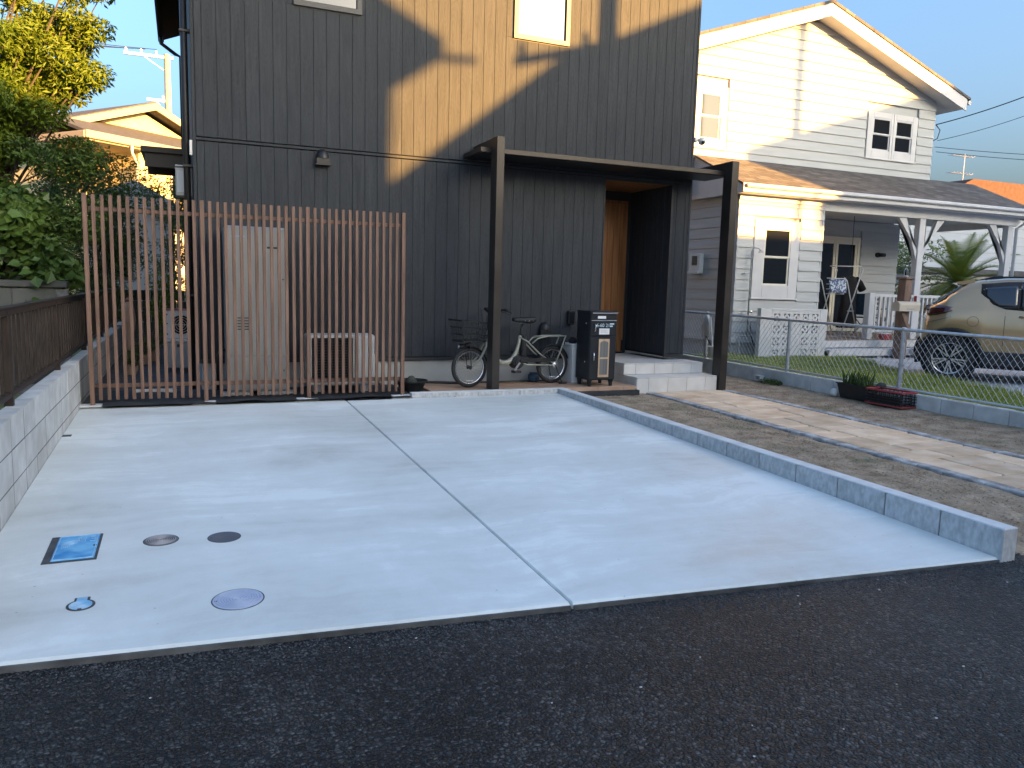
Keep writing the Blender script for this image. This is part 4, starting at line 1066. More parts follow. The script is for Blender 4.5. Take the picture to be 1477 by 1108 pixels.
for ya,yb in zip(posts,posts[1:]):
    mb=MB(); za=ftop((ya+yb)/2)+.04; zb=za+.70; H=zb-za; slope=PH/PW
    span=H/slope
    for sgn in (1,-1):
        k=-int(span/PW)-1
        y0=ya-span-PW
        while y0<yb+span:
            # line from (y0,za) rising with slope*sgn
            p0=(y0,za); p1=(y0+span,zb) if sgn>0 else (y0-span,zb)
            a,b=Vector(p0),Vector(p1)
            # clip to [ya,yb]
            if a.x>b.x: a,b=b,a
            if b.x>ya and a.x<yb:
                if a.x<ya: a=a.lerp(b,(ya-a.x)/(b.x-a.x))
                if b.x>yb: b=a.lerp(b,(yb-a.x)/(b.x-a.x))
                if (b-a).length>.02: mb.tube([(FX+.02*0+.0015*sgn,a.x,a.y),(FX+.0015*sgn,b.x,b.y)],.0026,3,cap=False)
            y0+=PW
    mb.build('wire_mesh',m_galv,wf,fix=False)

# ================================================================ LAWN BLADES
mb=MB(); random.seed(5); cnt=0
V=[];F=[]
while cnt<60000:
    x=random.uniform(8.06,11.8); y=random.uniform(4.2,12.0)
    if not lawn_in(x,y): continue
    cnt+=1
    z=lawnz(x,y); h=random.uniform(.035,.085)*(1+.5*nz(x,y,1.5,12)); 
    if not lawn_in(x+.12,y): h*=1.45
    a=random.random()*6.28; l=random.uniform(.0,.05); w=random.uniform(.004,.008)
    n0=len(V); V+=[(x-w*math.sin(a),y+w*math.cos(a),z),(x+w*math.sin(a),y-w*math.cos(a),z),(x+l*math.cos(a),y+l*math.sin(a),z+h)]; F.append((n0,n0+1,n0+2))
mb.add(V,F); o=mb.build('lawn_grass',m_grass,fix=False); struct(o,'stuff'); o['label']='short green grass of the lawn behind the wire fence'

# ================================================================ THE WHITE HOUSE
Y1,Y2=11.9,13.2
wh=thing('white_house','white clapboard house with gable and covered porch on the right','house',(13,13,.15))
GZ=.12
mb=MB(); 
mb.box(9.63,11.68,Y1+.03,18,.40,3.3); mb.box(11.6,16.05,14.03,18,.40,3.6)
mb.prism([(9.33,3.3),(16.05,3.3),(16.05,5.80),(12.4,7.03),(9.33,5.99)],Y2+.03,19,'Y'); mb.build('wall_core',m_clap,wh)
MB().box(9.65,11.66,Y1+.05,17.9,-.1,.43).build('foundation',m_found,wh)
MB().box(11.6,16.0,14.06,17.8,-.1,.43).build('foundation',m_found,wh)
def clap_x(segs,yf,th=.028):
    "boards along X: list of (x0bot,x1bot,x0top,x1top,z0,z1)"
    for (a,b,c_,d,z0,z1) in segs:
        V=[(a,yf-th,z0),(b,yf-th,z0),(b,yf+.03,z0),(a,yf+.03,z0),(c_,yf-.004,z1),(d,yf-.004,z1),(d,yf+.03,z1),(c_,yf+.03,z1)]
        MB().add(V,[(0,3,2,1),(4,5,6,7),(0,1,5,4),(1,2,6,5),(2,3,7,6),(3,0,4,7)]).build('clapboard',m_clap,wh)
def clap_wall(x0,x1,z0,z1,h,yf,holes):
    z=z0
    while z<z1-.02:
        zt=min(z+h,z1); ivs=[(x0,x1)]
        for (hx0,hx1,hz0,hz1) in holes:
            if zt-.02>hz0 and z+.02<hz1:
                nx=[]
                for a,b in ivs:
                    if b<=hx0 or a>=hx1: nx.append((a,b)); continue
                    if a<hx0: nx.append((a,hx0))
                    if b>hx1: nx.append((hx1,b))
                ivs=nx
        clap_x([(a,b,a,b,z,zt+.01) for a,b in ivs if b-a>.02],yf)
        z=zt
# upper gable
lx=lambda z: 12.4-(7.07-z)/.34
rx=lambda z: (11.27-z)/.339
uh=[(9.40,10.24,4.22,5.48),(13.98,15.56,4.40,5.45)]
z=4.02
while z<7.0:
    zt=min(z+.2,7.05)
    ivs=[(9.33,16.08)]
    for (hx0,hx1,hz0,hz1) in uh:
        if zt-.02>hz0 and z+.02<hz1:
            nx=[]
            for a,b in ivs:
                if b<=hx0 or a>=hx1: nx.append((a,b)); continue
                if a<hx0: nx.append((a,hx0))
                if b>hx1: nx.append((hx1,b))
            ivs=nx
    for a,b in ivs:
        a0,b0=max(a,lx(z)),min(b,rx(z)); a1,b1=max(a,lx(zt)),min(b,rx(zt))
        if b0-a0>.05:
            if b1<=a1: a1=b1=(a1+b1)/2
            clap_x([(a0,b0,a1,b1,z,zt+.008)],Y2)
    z=zt
# lower front wall, porch back wall, left side wall
clap_wall(9.60,11.70,.43,3.12,.2,Y1,[(9.98,11.12,1.26,2.78)])
clap_wall(11.70,16.2,.5,3.12,.2,14.0,[(13.40,14.98,.4,2.75)])
z=.43
while z<3.3:
    zt=z+.2; th=.018; xf=9.61
    V=[(xf-th,Y1-.018,z),(xf+.03,Y1-.018,z),(xf+.03,17.9,z),(xf-th,17.9,z),(xf-.004,Y1-.018,zt+.01),(xf+.03,Y1-.018,zt+.01),(xf+.03,17.9,zt+.01),(xf-.004,17.9,zt+.01)]
    MB().add(V,[(0,3,2,1),(4,5,6,7),(0,1,5,4),(1,2,6,5),(2,3,7,6),(3,0,4,7)]).build('clapboard',m_clap,wh); z=zt
z=.43
while z<3.1:
    zt=z+.2; th=.018; xf=11.69
    V=[(xf-.03,Y1-.018,z),(xf+th,Y1-.018,z),(xf+th,14.0,z),(xf-.03,14.0,z),(xf-.03,Y1-.018,zt+.01),(xf+.004,Y1-.018,zt+.01),(xf+.004,14.0,zt+.01),(xf-.03,14.0,zt+.01)]
    MB().add(V,[(0,3,2,1),(4,5,6,7),(0,1,5,4),(1,2,6,5),(2,3,7,6),(3,0,4,7)]).build('clapboard',m_clap,wh); z=zt
# sash windows with casings
def sash(x0,x1,z0,z1,yf,cas,matf=m_cream):
    w=MB(); cl_,cr,cb_,ct=cas
    w.cbox(x0-cl_,x0,yf-.03,yf+.02,z0-cb_,z1+ct,.004); w.cbox(x1,x1+cr,yf-.03,yf+.02,z0-cb_,z1+ct,.004)
    w.cbox(x0,x1,yf-.0295,yf+.02,z1,z1+ct,.004); w.cbox(x0,x1,yf-.0295,yf+.02,z0-cb_,z0,.004)
    o=w.build('window',m_white,wh)
    zm=(z0+z1)/2
    for (za,zb,yo) in ((zm-.012,z1,-.022),(z0,zm+.012,-.006)):
        s=MB(); f_=.035
        s.cbox(x0,x0+f_,yf+yo,yf+yo+.02,za,zb,.003); s.cbox(x1-f_,x1,yf+yo,yf+yo+.02,za,zb,.003)
        s.cbox(x0+f_,x1-f_,yf+yo+.0005,yf+yo+.0195,za,za+f_,.003); s.cbox(x0+f_,x1-f_,yf+yo+.0005,yf+yo+.0195,zb-f_,zb,.003)
        so=s.build('sash',matf,o)
        MB().box(x0+f_-.004,x1-f_+.004,yf+yo+.008,yf+yo+.012,za+f_-.004,zb-f_+.004).build('pane',m_glassd,o)
    MB().cbox(x0-cl_-.02,x1+cr+.02,yf-.05,yf-.028,z0-cb_-.03,z0-cb_+.0,.004).build('sill',m_white,o)
    return o
sash(9.55,10.05,4.41,5.30,Y2,(.14,.16,.16,.14))
sash(14.17,14.71,4.60,5.30,Y2,(.16,.07,.17,.12),m_white)
sash(14.86,15.38,4.60,5.30,Y2,(.07,.15,.17,.12),m_white)
sash(10.245,10.88,1.53,2.61,Y1,(.25,.22,.24,.15))
# main roof
rp_=[(12.4,7.07),(16.55,5.66),(16.55,5.86),(12.4,7.27),(8.4,5.91),(8.4,5.71)]
MB().prism(rp_,Y2-.355,19.3,'Y').build('main_roof',m_white,wh)
# rake fascia boards, roofing
for nm,pl in (('rake_board',[(12.4,7.05),(16.6,5.625),(16.6,5.885),(12.4,7.30)]),('rake_board',[(12.4,7.05),(12.4,7.30),(8.3,5.906),(8.3,5.656)])):
    MB().prism(pl,Y2-.385,Y2-.357,'Y').build(nm,m_white,wh)
MB().prism([(12.4,7.302),(16.68,5.862),(16.68,5.912),(12.4,7.362),(8.25,5.95),(8.25,5.892)],Y2-.41,19.4,'Y').build('roofing',m_shing,wh)
MB().tube([(16.70,Y2-.38,5.82),(16.70,19.3,5.82)],.055,10).build('gutter',m_white,wh)
# porch roof
pe,pz0,pz1=Y1-.25,3.34,4.03
X0,X1=9.46,17.6
V=[(X0,pe,pz0),(X1,pe,pz0),(X1,Y2+.02,pz1+.03),(X0,Y2+.02,pz1+.03),(X0,pe,pz0+.04),(X1,pe,pz0+.04),(X1,Y2+.02,pz1+.07),(X0,Y2+.02,pz1+.07)]
MB().add(V,[(0,3,2,1),(4,5,6,7),(0,1,5,4),(1,2,6,5),(2,3,7,6),(3,0,4,7)]).build('porch_roof',m_shing,wh)
V2=[(X0+.02,pe+.02,pz0-.14),(X1-.02,pe+.02,pz0-.14),(X1-.02,Y2,pz0-.14),(X0+.02,Y2,pz0-.14),(X0+.02,pe+.02,pz0-.003),(X1-.02,pe+.02,pz0-.003),(X1-.02,Y2,pz1+.02),(X0+.02,Y2,pz1+.02)]
MB().add(V2,[(0,3,2,1),(4,5,6,7),(0,1,5,4),(1,2,6,5),(2,3,7,6),(3,0,4,7)]).build('porch_roof_frame',m_white,wh)
MB().cbox(X0,X1,pe-.03,pe-.002,pz0-.13,pz0+.035,.006).build('eave_fascia',m_white,wh)
MB().cbox(X0+.04,X1-.04,pe-.10,pe-.031,pz0-.05,pz0+.025,.02).build('porch_gutter',m_white,wh)
MB().cbox(11.6,17.45,Y1-.02,Y1+.14,3.02,3.199,.004).build('porch_beam',m_white,wh)
MB().cbox(9.60,11.72,Y1-.035,Y1-.0185,3.10,3.199,.003).build('frieze_board',m_white,wh)
MB().box(11.7,17.4,Y1+.14,14.0,3.13,3.16).build('porch_ceiling',m_white,wh)
MB().cbox(17.28,17.44,Y1+.14,14.0,3.0,3.198,.004).build('porch_beam',m_white,wh)
# porch roof over back part right of gable
def porch_post(x):
    o=MB().cbox(x-.085,x+.085,Y1-.01,Y1+.13,.2,3.02,.006).build('porch_post',m_white,wh)
    for s_ in (-1,1):
        if x>17 and s_>0: continue
        MB().prism([(x+s_*.083,2.15),(x+s_*.083,2.37),(x+s_*.68,3.019),(x+s_*.46,3.019)] if s_>0 else [(x-.083,2.15),(x-.46,3.019),(x-.68,3.019),(x-.083,2.37)],Y1+.02,Y1+.10,'Y').build('brace',m_white,o)
    MB().prism([(Y1+.13,2.2),(Y1+.13,2.4),(Y1+.62,3.12),(Y1+.45,3.12)],x-.035,x+.035,'X').build('brace',m_white,o)
    return o
for x in (14.43,17.20): porch_post(x)
MB().tube([(17.36,Y1-.32,3.28),(17.36,Y1-.30,3.12),(17.36,Y1-.03,2.96),(17.36,Y1-.03,.2)],.035,8).build('downpipe',m_white,wh,smooth=True)
# french door
dz0,dz1=.52,2.66
fd=MB(); fd.cbox(13.44,13.52,13.97,14.02,dz0,dz1,.004); fd.cbox(14.86,14.94,13.97,14.02,dz0,dz1,.004); fd.cbox(13.44,14.94,13.972,14.02,dz1,dz1+.08,.004)
fdo=fd.build('french_door',m_cream,wh)
for xa,xb in ((13.52,14.185),(14.195,14.86)):
    q=MB(); q.cbox(xa,xa+.07,13.98,14.01,dz0,dz1,.003); q.cbox(xb-.07,xb,13.98,14.01,dz0,dz1,.003); q.cbox(xa+.07,xb-.07,13.981,14.009,dz0,dz0+.12,.003); q.cbox(xa+.07,xb-.07,13.981,14.009,dz1-.09,dz1,.003)
    q.build('door_leaf',m_cream,fdo)
    MB().box(xa+.066,xb-.066,13.993,13.999,dz0+.116,dz1-.086).build('pane',m_glassd,fdo)
    MB().box(xa+.08,xb-.08,14.003,14.008,dz0+.13,dz1-.1).build('curtain',mat('curtain',(.25,.25,.22),(.35,.34,.3),scale=1,stretch=(40,40,.3),rough=.9),fdo)
sco=thing('porch_sconce','small dark wall sconce on the porch wall beside the french door','lamp',(15.55,13.95,2.35))
MB().lathe([(.0,-.05),(.06,-.05),(.06,.0)],(15.5,13.98,2.36),14,'Y').build('backplate',m_black,sco)
MB().tube([(15.5,13.93,2.36),(15.66,13.88,2.36)],.045,12).build('lamp_head',m_black,sco,smooth=True)
# deck and white fronted steps
for k in range(10):
    MB().cbox(11.72,15.6,11.62+.145*k+.004,11.62+.145*(k+1)-.004,.44,.482,.003).build('deck_board',m_deckwood,wh)
for k in range(8):
    MB().cbox(11.72,15.6,13.07+.115*k+.003,13.07+.115*(k+1)-.003,.44,.482,.003).build('deck_board',m_deckwood,wh)
MB().cbox(11.5,14.75,11.59,11.615,.34,.478,.003).build('deck_skirt',m_white,wh)
MB().cbox(11.5,14.35,11.30,11.325,.195,.322,.003).build('step_riser',m_white,wh)
for k in range(2): MB().cbox(11.5,14.35,11.327+.13*k,11.450+.13*k,.29,.325,.003).build('step_board',m_white,wh)
for x in (11.9,12.9,13.9): MB().cbox(x-.07,x+.07,11.36,11.5,.12,.19,.005).build('pier_block',m_white,wh)
# porch railing
rr=MB(); rr.cbox(13.20,15.9,11.90,11.96,1.36,1.42,.005); rr.cbox(13.20,15.9,11.905,11.955,.62,.67,.005); rro=rr.build('porch_railing',m_white,wh)
MB().cbox(13.06,13.21,11.86,12.0,.482,1.44,.006).build('railing_post',m_white,rro)
x=13.30
while x<15.85:
    if not 14.33<x<14.53: MB().cbox(x-.022,x+.022,11.91,11.95,.668,1.362,.003).build('baluster',m_white,rro)
    x+=.125
# meter box on the left side wall, tap
mt=thing('electric_meter','white electricity meter box on white house side wall','meter',(9.55,13.0,1.9))
MB().cbox(9.48,9.592,12.84,13.20,1.73,2.13,.015).build('case',m_offwhite,mt)
MB().cbox(9.470,9.4795,12.92,13.08,1.90,2.08,.002).build('meter_window',m_glassd,mt)
MB().cbox(9.44,9.48,12.85,13.19,1.73,1.78,.004).build('flap',m_offwhite,mt)

# ================================================================ neighbour's things
# decorative pierced block screen
ds=thing('pierced_block_screen','white screen wall of patterned pierced blocks in front of the white house','wall',(10.6,11.4,.12))
def deco(cx,cz,w=.26,h=.225):
    m_=MB(); t=.05; yy=11.38
    # outer ring of the block
    hw,hh=w/2-.001,h/2-.001; iw,ih=.072,.072
    m_.box(cx-hw,cx-iw,yy,yy+.10,cz-hh,cz+hh); m_.box(cx+iw,cx+hw,yy,yy+.10,cz-hh,cz+hh)
    m_.box(cx-iw,cx+iw,yy,yy+.0995,cz+ih,cz+hh); m_.box(cx-iw,cx+iw,yy,yy+.0995,cz-hh,cz-ih)
    # cross webs and inner square, leaving four L shaped slits and a small centre hole
    m_.box(cx-iw,cx-.045,yy+.001,yy+.098,cz-.02,cz+.02); m_.box(cx+.045,cx+iw,yy+.001,yy+.098,cz-.02,cz+.02)
    m_.box(cx-.02,cx+.02,yy+.001,yy+.098,cz+.045,cz+ih); m_.box(cx-.02,cx+.02,yy+.001,yy+.098,cz-ih,cz-.045)
    m_.box(cx-.05,cx-.018,yy+.002,yy+.097,cz-.05,cz+.05); m_.box(cx+.018,cx+.05,yy+.002,yy+.097,cz-.05,cz+.05)
    m_.box(cx-.018,cx+.018,yy+.0025,yy+.0965,cz+.018,cz+.05); m_.box(cx-.018,cx+.018,yy+.0025,yy+.0965,cz-.05,cz-.018)
    m_.build('pierced_block',m_white,ds)
zs=[.26,.485,.71,.935]
for r_,z in enumerate(zs):
    for k in range(5):
        cx=10.23+.2*0+k*.232
        if r_==3 or k in (0,1,3,4): deco(cx,z,.232,.225)
        else: MB().cbox(cx-.115,cx+.115,11.38,11.48,z-.1115,z+.1115,.003).build('plain_block',m_white,ds)
MB().cbox(9.84,10.112,11.379,11.481,.1,1.10,.004).build('end_pier',m_white,ds)
MB().cbox(11.275,11.46,11.379,11.481,.1,1.10,.004).build('end_pier',m_white,ds)
MB().cbox(10.114,11.273,11.38,11.48,1.049,1.10,.004).build('top_course',m_white,ds)
MB().cbox(10.114,11.273,11.38,11.48,.08,.146,.004).build('base_course',m_white,ds)
MB().box(9.86,11.44,11.482,11.49,.1,1.08).build('backing_sheet',m_dark,ds)
# outdoor shower
sh=thing('outdoor_shower','galvanised outdoor shower pipe with tap on the white house wall','shower',(9.9,11.8,.15))
MB().tube([(9.90,11.80,.55),(9.89,11.80,2.15),(9.92,11.78,2.22),(9.99,11.74,2.22),(10.03,11.72,2.18)],.013,8).build('pipe',m_galv,sh,smooth=True)
MB().lathe([(.012,.0),(.03,-.02),(.055,-.045),(.055,-.052),(0,-.052)],(10.04,11.715,2.185),16).build('shower_head',m_galv,sh,smooth=True,angle=40)
MB().tube([(9.72,11.80,.56),(10.05,11.80,.56)],.012,8).build('cross_pipe',m_galv,sh)
for x in (9.73,10.04): MB().tube([(x,11.80,.56),(x,11.80,.13)],.012,8).build('pipe_leg',m_galv,sh)
for z in (1.0,1.75): MB().tube([(9.89,11.81,z),(9.78,11.82,z-.01),(9.74,11.86,z-.02)],.01,6).build('wall_bracket',m_galv,sh)
MB().lathe([(.0,-.05),(.022,-.045),(.022,-.01),(.0,0)],(9.93,11.79,1.02),12,'Y').build('tap',m_chrome,sh)
MB().tube([(9.96,11.79,.80),(9.96,11.77,.62),(10.02,11.75,.40),(10.16,11.74,.22)],.012,8).build('hose',m_black,sh,smooth=True)
# pale tools hung on the far fence panel
bm_=thing('hanging_mop','white rag mop and bucket hung on the wire fence near the steps','mop',(7.95,10.35,.3))
mp_=MB()
for k in range(26):
    a=random.uniform(-.1,.1); mp_.tube([(7.93+random.uniform(-.02,.02),10.45+a*.3,1.0),(7.92,10.45+a,.86+random.uniform(-.05,.05)),(7.93,10.46+a*1.1,.70+random.uniform(-.08,.06))],.011,5)
mp_.build('mop_head',m_offwhite,bm_,smooth=True)
MB().tube([(7.93,10.36,.98),(7.93,10.25,.42)],.011,6).build('handle',m_offwhite,bm_)
MB().lathe([(.07,.34),(.09,.50),(.098,.505),(.09,.51),(.085,.50),(.065,.345)],(7.9,10.2,0),18).build('bucket',m_offwhite,bm_,smooth=True)
MB().tube([(7.96,10.50,.66),(7.94,10.30,.50)],.008,6).build('brush_handle',m_dark,bm_)
up_=thing('folded_umbrella','white folded umbrella hooked on the wire fence post','umbrella',(7.95,10.05,.3))
MB().lathe([(.006,.36),(.03,.5),(.05,.75),(.028,.93),(.012,.97)],(7.95,9.98,0),10).build('canopy',m_offwhite,up_,smooth=True)
MB().tube([(7.95,9.98,.96),(7.95,9.98,1.03),(7.96,10.02,1.06),(7.97,10.06,1.04)],.009,6).build('handle',m_offwhite,up_,smooth=True)
MB().tube([(7.95,9.98,.30),(7.95,9.98,.37)],.005,6).build('tip',m_alu,up_)
# drying rack on the porch
rk2=thing('drying_rack','white folding laundry rack standing on the porch deck','drying rack',(13.0,12.6,.482))
yb=12.45
a=MB()
for yy in (12.25,12.95):
    a.tube([(12.72,yy,.50),(13.22,yy,1.93),(13.16,yy,1.985)],.012,8); a.tube([(13.22,yy,.50),(12.80,yy,1.68),(12.72,yy,1.74)],.012,8)
a.tube([(12.72,12.25,.50),(12.72,12.95,.50)],.011,8); a.tube([(13.22,12.25,.50),(13.22,12.95,.50)],.011,8)
a.tube([(13.16,12.25,1.985),(12.66,12.6,1.985),(13.16,12.95,1.985)],.010,8); a.tube([(12.88,12.25,1.05),(13.05,12.25,1.05)],.011,8)
a.build('folding_frame',m_white,rk2,smooth=True)
b_=MB()
for z in (1.40,1.50,1.60,1.72): b_.tube([(12.25,12.25,z),(12.74,12.25,z)],.009,6)
b_.tube([(12.72,12.25,1.74),(12.76,12.25,1.66),(12.74,12.25,1.42),(12.70,12.25,1.39)],.009,6); b_.build('side_wing',m_white,rk2,smooth=True)
tw=MB()
n=10
V=[];F=[]
for j in range(5):
    for i in range(n+1):
        V.append((12.28+.044*i,12.225-.02*abs(math.sin(i*1.7))-.01*j,1.70-.07*j-.01*math.sin(i)))
for j in range(4):
    for i in range(n): k=j*(n+1)+i; F.append((k,k+1,k+n+2,k+n+1))
tw.add(V,F); o=tw.build('patterned_towel',mat('patterned_towel',(.05,.08,.16),(.5,.55,.6),scale=22,rough=.9,ramp=(.45,.55)),smooth=True,fix=False); sm=o.modifiers.new('thick','SOLIDIFY'); sm.thickness=.008
tag(o,'blue and white patterned towel hanging on the drying rack','towel')
# black dress hanging
rb=thing('black_dress','long black short sleeved dress hanging on the porch','dress',(13.75,13.0,.7))
V=[];F=[]; n=20
prof=[(1.80,.07,.05,0),(1.765,.17,.07,0),(1.69,.24,.085,0),(1.58,.215,.09,0),(1.4,.19,.10,0),(1.2,.19,.11,0),(1.0,.22,.13,0),(.82,.25,.15,0),(.66,.27,.16,0)]
for z,w_,d_,_ in prof:
    for k in range(n):
        a_=2*math.pi*k/n; rr_=1+.06*math.sin(a_*5+z*2)
        V.append((13.62+w_*math.cos(a_)*rr_,12.95+d_*math.sin(a_)*rr_,z))
for i in range(len(prof)-1):
    for k in range(n): F.append((i*n+k,i*n+(k+1)%n,(i+1)*n+(k+1)%n,(i+1)*n+k))
F.append(tuple(range(n)))
MB().add(V,F).build('gown',m_robe,rb,smooth=True)
for s_ in (-1,1): MB().tube([(13.62+s_*.16,12.95,1.73),(13.62+s_*.29,12.95,1.64),(13.62+s_*.38,12.94,1.50)],[.075,.08,.085],12).build('sleeve',m_robe,rb,smooth=True)
MB().tube([(13.62,12.95,1.78),(13.62,12.95,1.86),(13.65,12.95,1.90),(13.62,12.95,1.93),(13.60,12.95,3.1)],.006,6).build('hanger',m_black,rb)
# folding camp chair
cc_=thing('camp_chair','navy folding camp chair on the porch behind railing','chair',(14.3,12.9,.482))
for yy in (12.65,13.15):
    MB().tube([(14.02,yy,.49),(14.52,yy,.92)],.011,6).build('leg',m_black,cc_); MB().tube([(14.52,yy,.49),(14.02,yy,.92)],.011,6).build('leg',m_black,cc_)
    MB().tube([(14.02,yy,.92),(13.96,yy,1.42)],.011,6).build('back_post',m_black,cc_)
    MB().bar((14.0,yy,1.08),(14.5,yy,1.10),.05,.025).build('armrest',m_black,cc_); MB().tube([(14.50,yy,.92),(14.48,yy,1.09)],.01,6).build('arm_post',m_black,cc_)
MB().cbox(14.0,14.52,12.66,13.14,.88,.905,.006).build('seat',m_navy,cc_)
mb=MB(); mb.add([(14.01,12.66,.95),(14.01,13.14,.95),(13.96,13.14,1.42),(13.96,12.66,1.42),(14.03,12.66,.95),(14.03,13.14,.95),(13.98,13.14,1.42),(13.98,12.66,1.42)],[(0,1,2,3),(7,6,5,4),(0,4,5,1),(1,5,6,2),(2,6,7,3),(3,7,4,0)]); mb.build('backrest',m_navy,cc_)
wc=thing('wooden_chair','brown wooden folding chair behind the porch railing post','chair',(14.95,13.2,.482))
for yy in (13.0,13.4):
    MB().bar((14.75,yy,.482),(14.62,yy,1.40),.035,.025).build('back_post',m_oakpanel,wc); MB().bar((15.15,yy,.482),(14.75,yy,.95),.035,.025).build('leg',m_oakpanel,wc)
for z in (1.1,1.2,1.3): MB().bar((14.655,12.98,z),(14.655,13.42,z),.02,.06).build('slat',m_oakpanel,wc)
MB().cbox(14.72,15.15,13.0,13.4,.92,.95,.005).build('seat',m_oakpanel,wc)
# mailbox on brown post
mx_=thing('mailbox_post','beige mailbox on brown post with lantern in front of the porch','mailbox',(13.22,11.18,.14))
MB().cbox(13.13,13.31,11.09,11.27,.13,1.72,.008).build('post',m_brownpost,mx_)
MB().cbox(13.10,13.34,11.06,11.30,1.721,1.77,.01).build('post_cap',m_brownpost,mx_)
MB().lathe([(.05,1.771),(.05,1.79),(.038,1.795),(.038,1.80)],(13.22,11.18,0),14).build('lantern_base',m_galv,mx_)
ln=MB()
for k in range(6):
    a_=k*math.pi/3; ln.tube([(13.22+.036*math.cos(a_),11.18+.036*math.sin(a_),1.80),(13.22+.036*math.cos(a_),11.18+.036*math.sin(a_),1.90),(13.22+.01*math.cos(a_),11.18+.01*math.sin(a_),1.95)],.004,5)
ln.build('lantern_cage',m_galv,mx_); MB().lathe([(.028,1.80),(.03,1.86),(.02,1.91),(0,1.92)],(13.22,11.18,0),14).build('lantern_glass',m_glassd,mx_,smooth=True)
bx=MB(); pts=[(10.98,1.10),(11.16,1.10),(11.16,1.22)]+[(11.07+.09*math.cos(t),1.22+.07*math.sin(t)) for t in [math.pi*k/8 for k in range(1,8)]]+[(10.98,1.22)]
bx.prism([(y_-.08,z_) for y_,z_ in pts],12.80,13.36,'X'); bxo=bx.build('mail_case',m_mail,mx_)
MB().cbox(13.36,13.375,10.91,11.07,1.11,1.27,.004).build('front_flap',m_mail,bxo)
MB().box(13.0,13.2,10.8955,10.8998,1.135,1.15).build('name_strip',m_ink,bxo)
MB().cbox(13.315,13.33,10.97,11.03,1.29,1.40,.003).build('flag',m_red,bxo)
MB().bar((13.22,11.02,.75),(12.98,11.0,1.09),.05,.08).build('bracket',m_brownpost,mx_)
MB().cbox(13.312,13.36,11.12,11.22,1.33,1.46,.006).build('bell_box',m_black,mx_)
rb2=thing('red_box','small red box on the porch deck edge by the railing','box',(13.5,11.75,.482)); MB().cbox(13.35,13.55,11.68,11.84,.483,.60,.008).build('body',m_red,rb2); MB().cbox(13.34,13.56,11.67,11.85,.6005,.615,.004).build('lid',m_labelw,rb2)
# potted shrub beside the post
ps=thing('potted_shrub','small shrub in a round terracotta pot in front of the porch','potted plant',(13.95,11.05,.145))
MB().lathe([(.0,.15),(.13,.15),(.18,.26),(.20,.42),(.205,.46),(.185,.46),(.17,.42),(0,.42)],(13.9,11.05,0),24).build('pot',m_terra,ps,smooth=True,angle=50)
def leaves(blobs,count,size,matl,name,parent,seed=1,droop=.3,aspect=.45,surface=.5):
    random.seed(seed); mb=MB(); V=[];F=[]
    tot=sum(b[3]**2 for b in blobs)
    for (bx_,by_,bz_,br,*ax) in blobs:
        sx,sy,sz=(ax+[1,1,1])[:3] if ax else (1,1,1)
        n_=int(count*br*br/tot)
        for i in range(n_):
            d=Vector((random.gauss(0,1),random.gauss(0,1),random.gauss(0,1))).normalized()
            r_=br*(random.random()**(1/3 if random.random()>surface else .18))
            c_=Vector((bx_+d.x*r_*sx,by_+d.y*r_*sy,bz_+d.z*r_*sz))
            t=Vector((random.gauss(0,1),random.gauss(0,1),random.gauss(0,.6)-droop)).normalized()
            nrm=(d*.6+Vector((random.gauss(0,.6),random.gauss(0,.6),random.gauss(.5,.6)))).normalized()
            sd_=t.cross(nrm)
            if sd_.length<1e-3: continue
            sd_.normalize(); nrm=sd_.cross(t)
            L_=size*random.uniform(.6,1.3); w_=L_*aspect
            k=len(V)
            V+=[c_,c_+t*L_*.5+sd_*w_*.5+nrm*L_*.06,c_+t*L_-nrm*L_*.10,c_+t*L_*.5-sd_*w_*.5+nrm*L_*.06]
            F.append((k,k+1,k+2)); F.append((k,k+2,k+3))
    mb.add(V,F); return mb.build(name,matl,parent,fix=False)
MB().tube([(13.9,11.05,.42),(13.92,11.05,.7),(13.9,11.04,1.0)],[.014,.012,.006],6).build('stem',m_bark,ps)
leaves([(13.9,11.05,.75,.2),(13.92,11.05,1.0,.16),(13.86,11.03,.6,.16)],700,.05,m_leafm,'foliage',ps,3)
# planter, crate, stone
pl=thing('black_planter','black plastic trough planter with strappy green leaves by the wire fence','planter',(7.86,7.2,.08))
mb=MB(); za=.085; 
mb.add([(7.79,6.99,za),(7.91,6.99,za),(7.91,7.42,za),(7.79,7.42,za),(7.76,6.95,.265),(7.935,6.95,.265),(7.935,7.46,.265),(7.76,7.46,.265)],[(0,3,2,1),(0,1,5,4),(1,2,6,5),(2,3,7,6),(3,0,4,7)]); mb.build('trough',m_blacksatin,pl)
MB().cbox(7.77,7.93,6.97,7.44,.22,.245,.004).build('compost',m_soil,pl)
r_=MB(); r_.tube([(7.755,6.945,.266),(7.94,6.945,.266),(7.94,7.465,.266),(7.755,7.465,.266)],.009,6,closed=True); r_.build('rim',m_blacksatin,pl)
random.seed(21); g=MB(); V=[];F=[]
for i in range(90):
    x=random.uniform(7.79,7.91); y=random.uniform(7.0,7.4); a_=random.random()*6.28; h=random.uniform(.12,.26); l=random.uniform(.02,.14); w_=.008
    k=len(V); px,py=-math.sin(a_)*w_,math.cos(a_)*w_
    for t,ww in ((0,1),(.5,.9),(.85,.5)):
        cx=x+l*t*t*math.cos(a_); cy=y+l*t*t*math.sin(a_); cz=.24+h*t; V+=[(cx+px*ww,cy+py*ww,cz),(cx-px*ww,cy-py*ww,cz)]
    V.append((x+l*1.2*math.cos(a_),y+l*1.2*math.sin(a_),.24+h*.93)); F+=[(k,k+1,k+3,k+2),(k+2,k+3,k+5,k+4),(k+4,k+5,k+6)]
g.add(V,F).build('foliage',m_leafm,pl,fix=False)
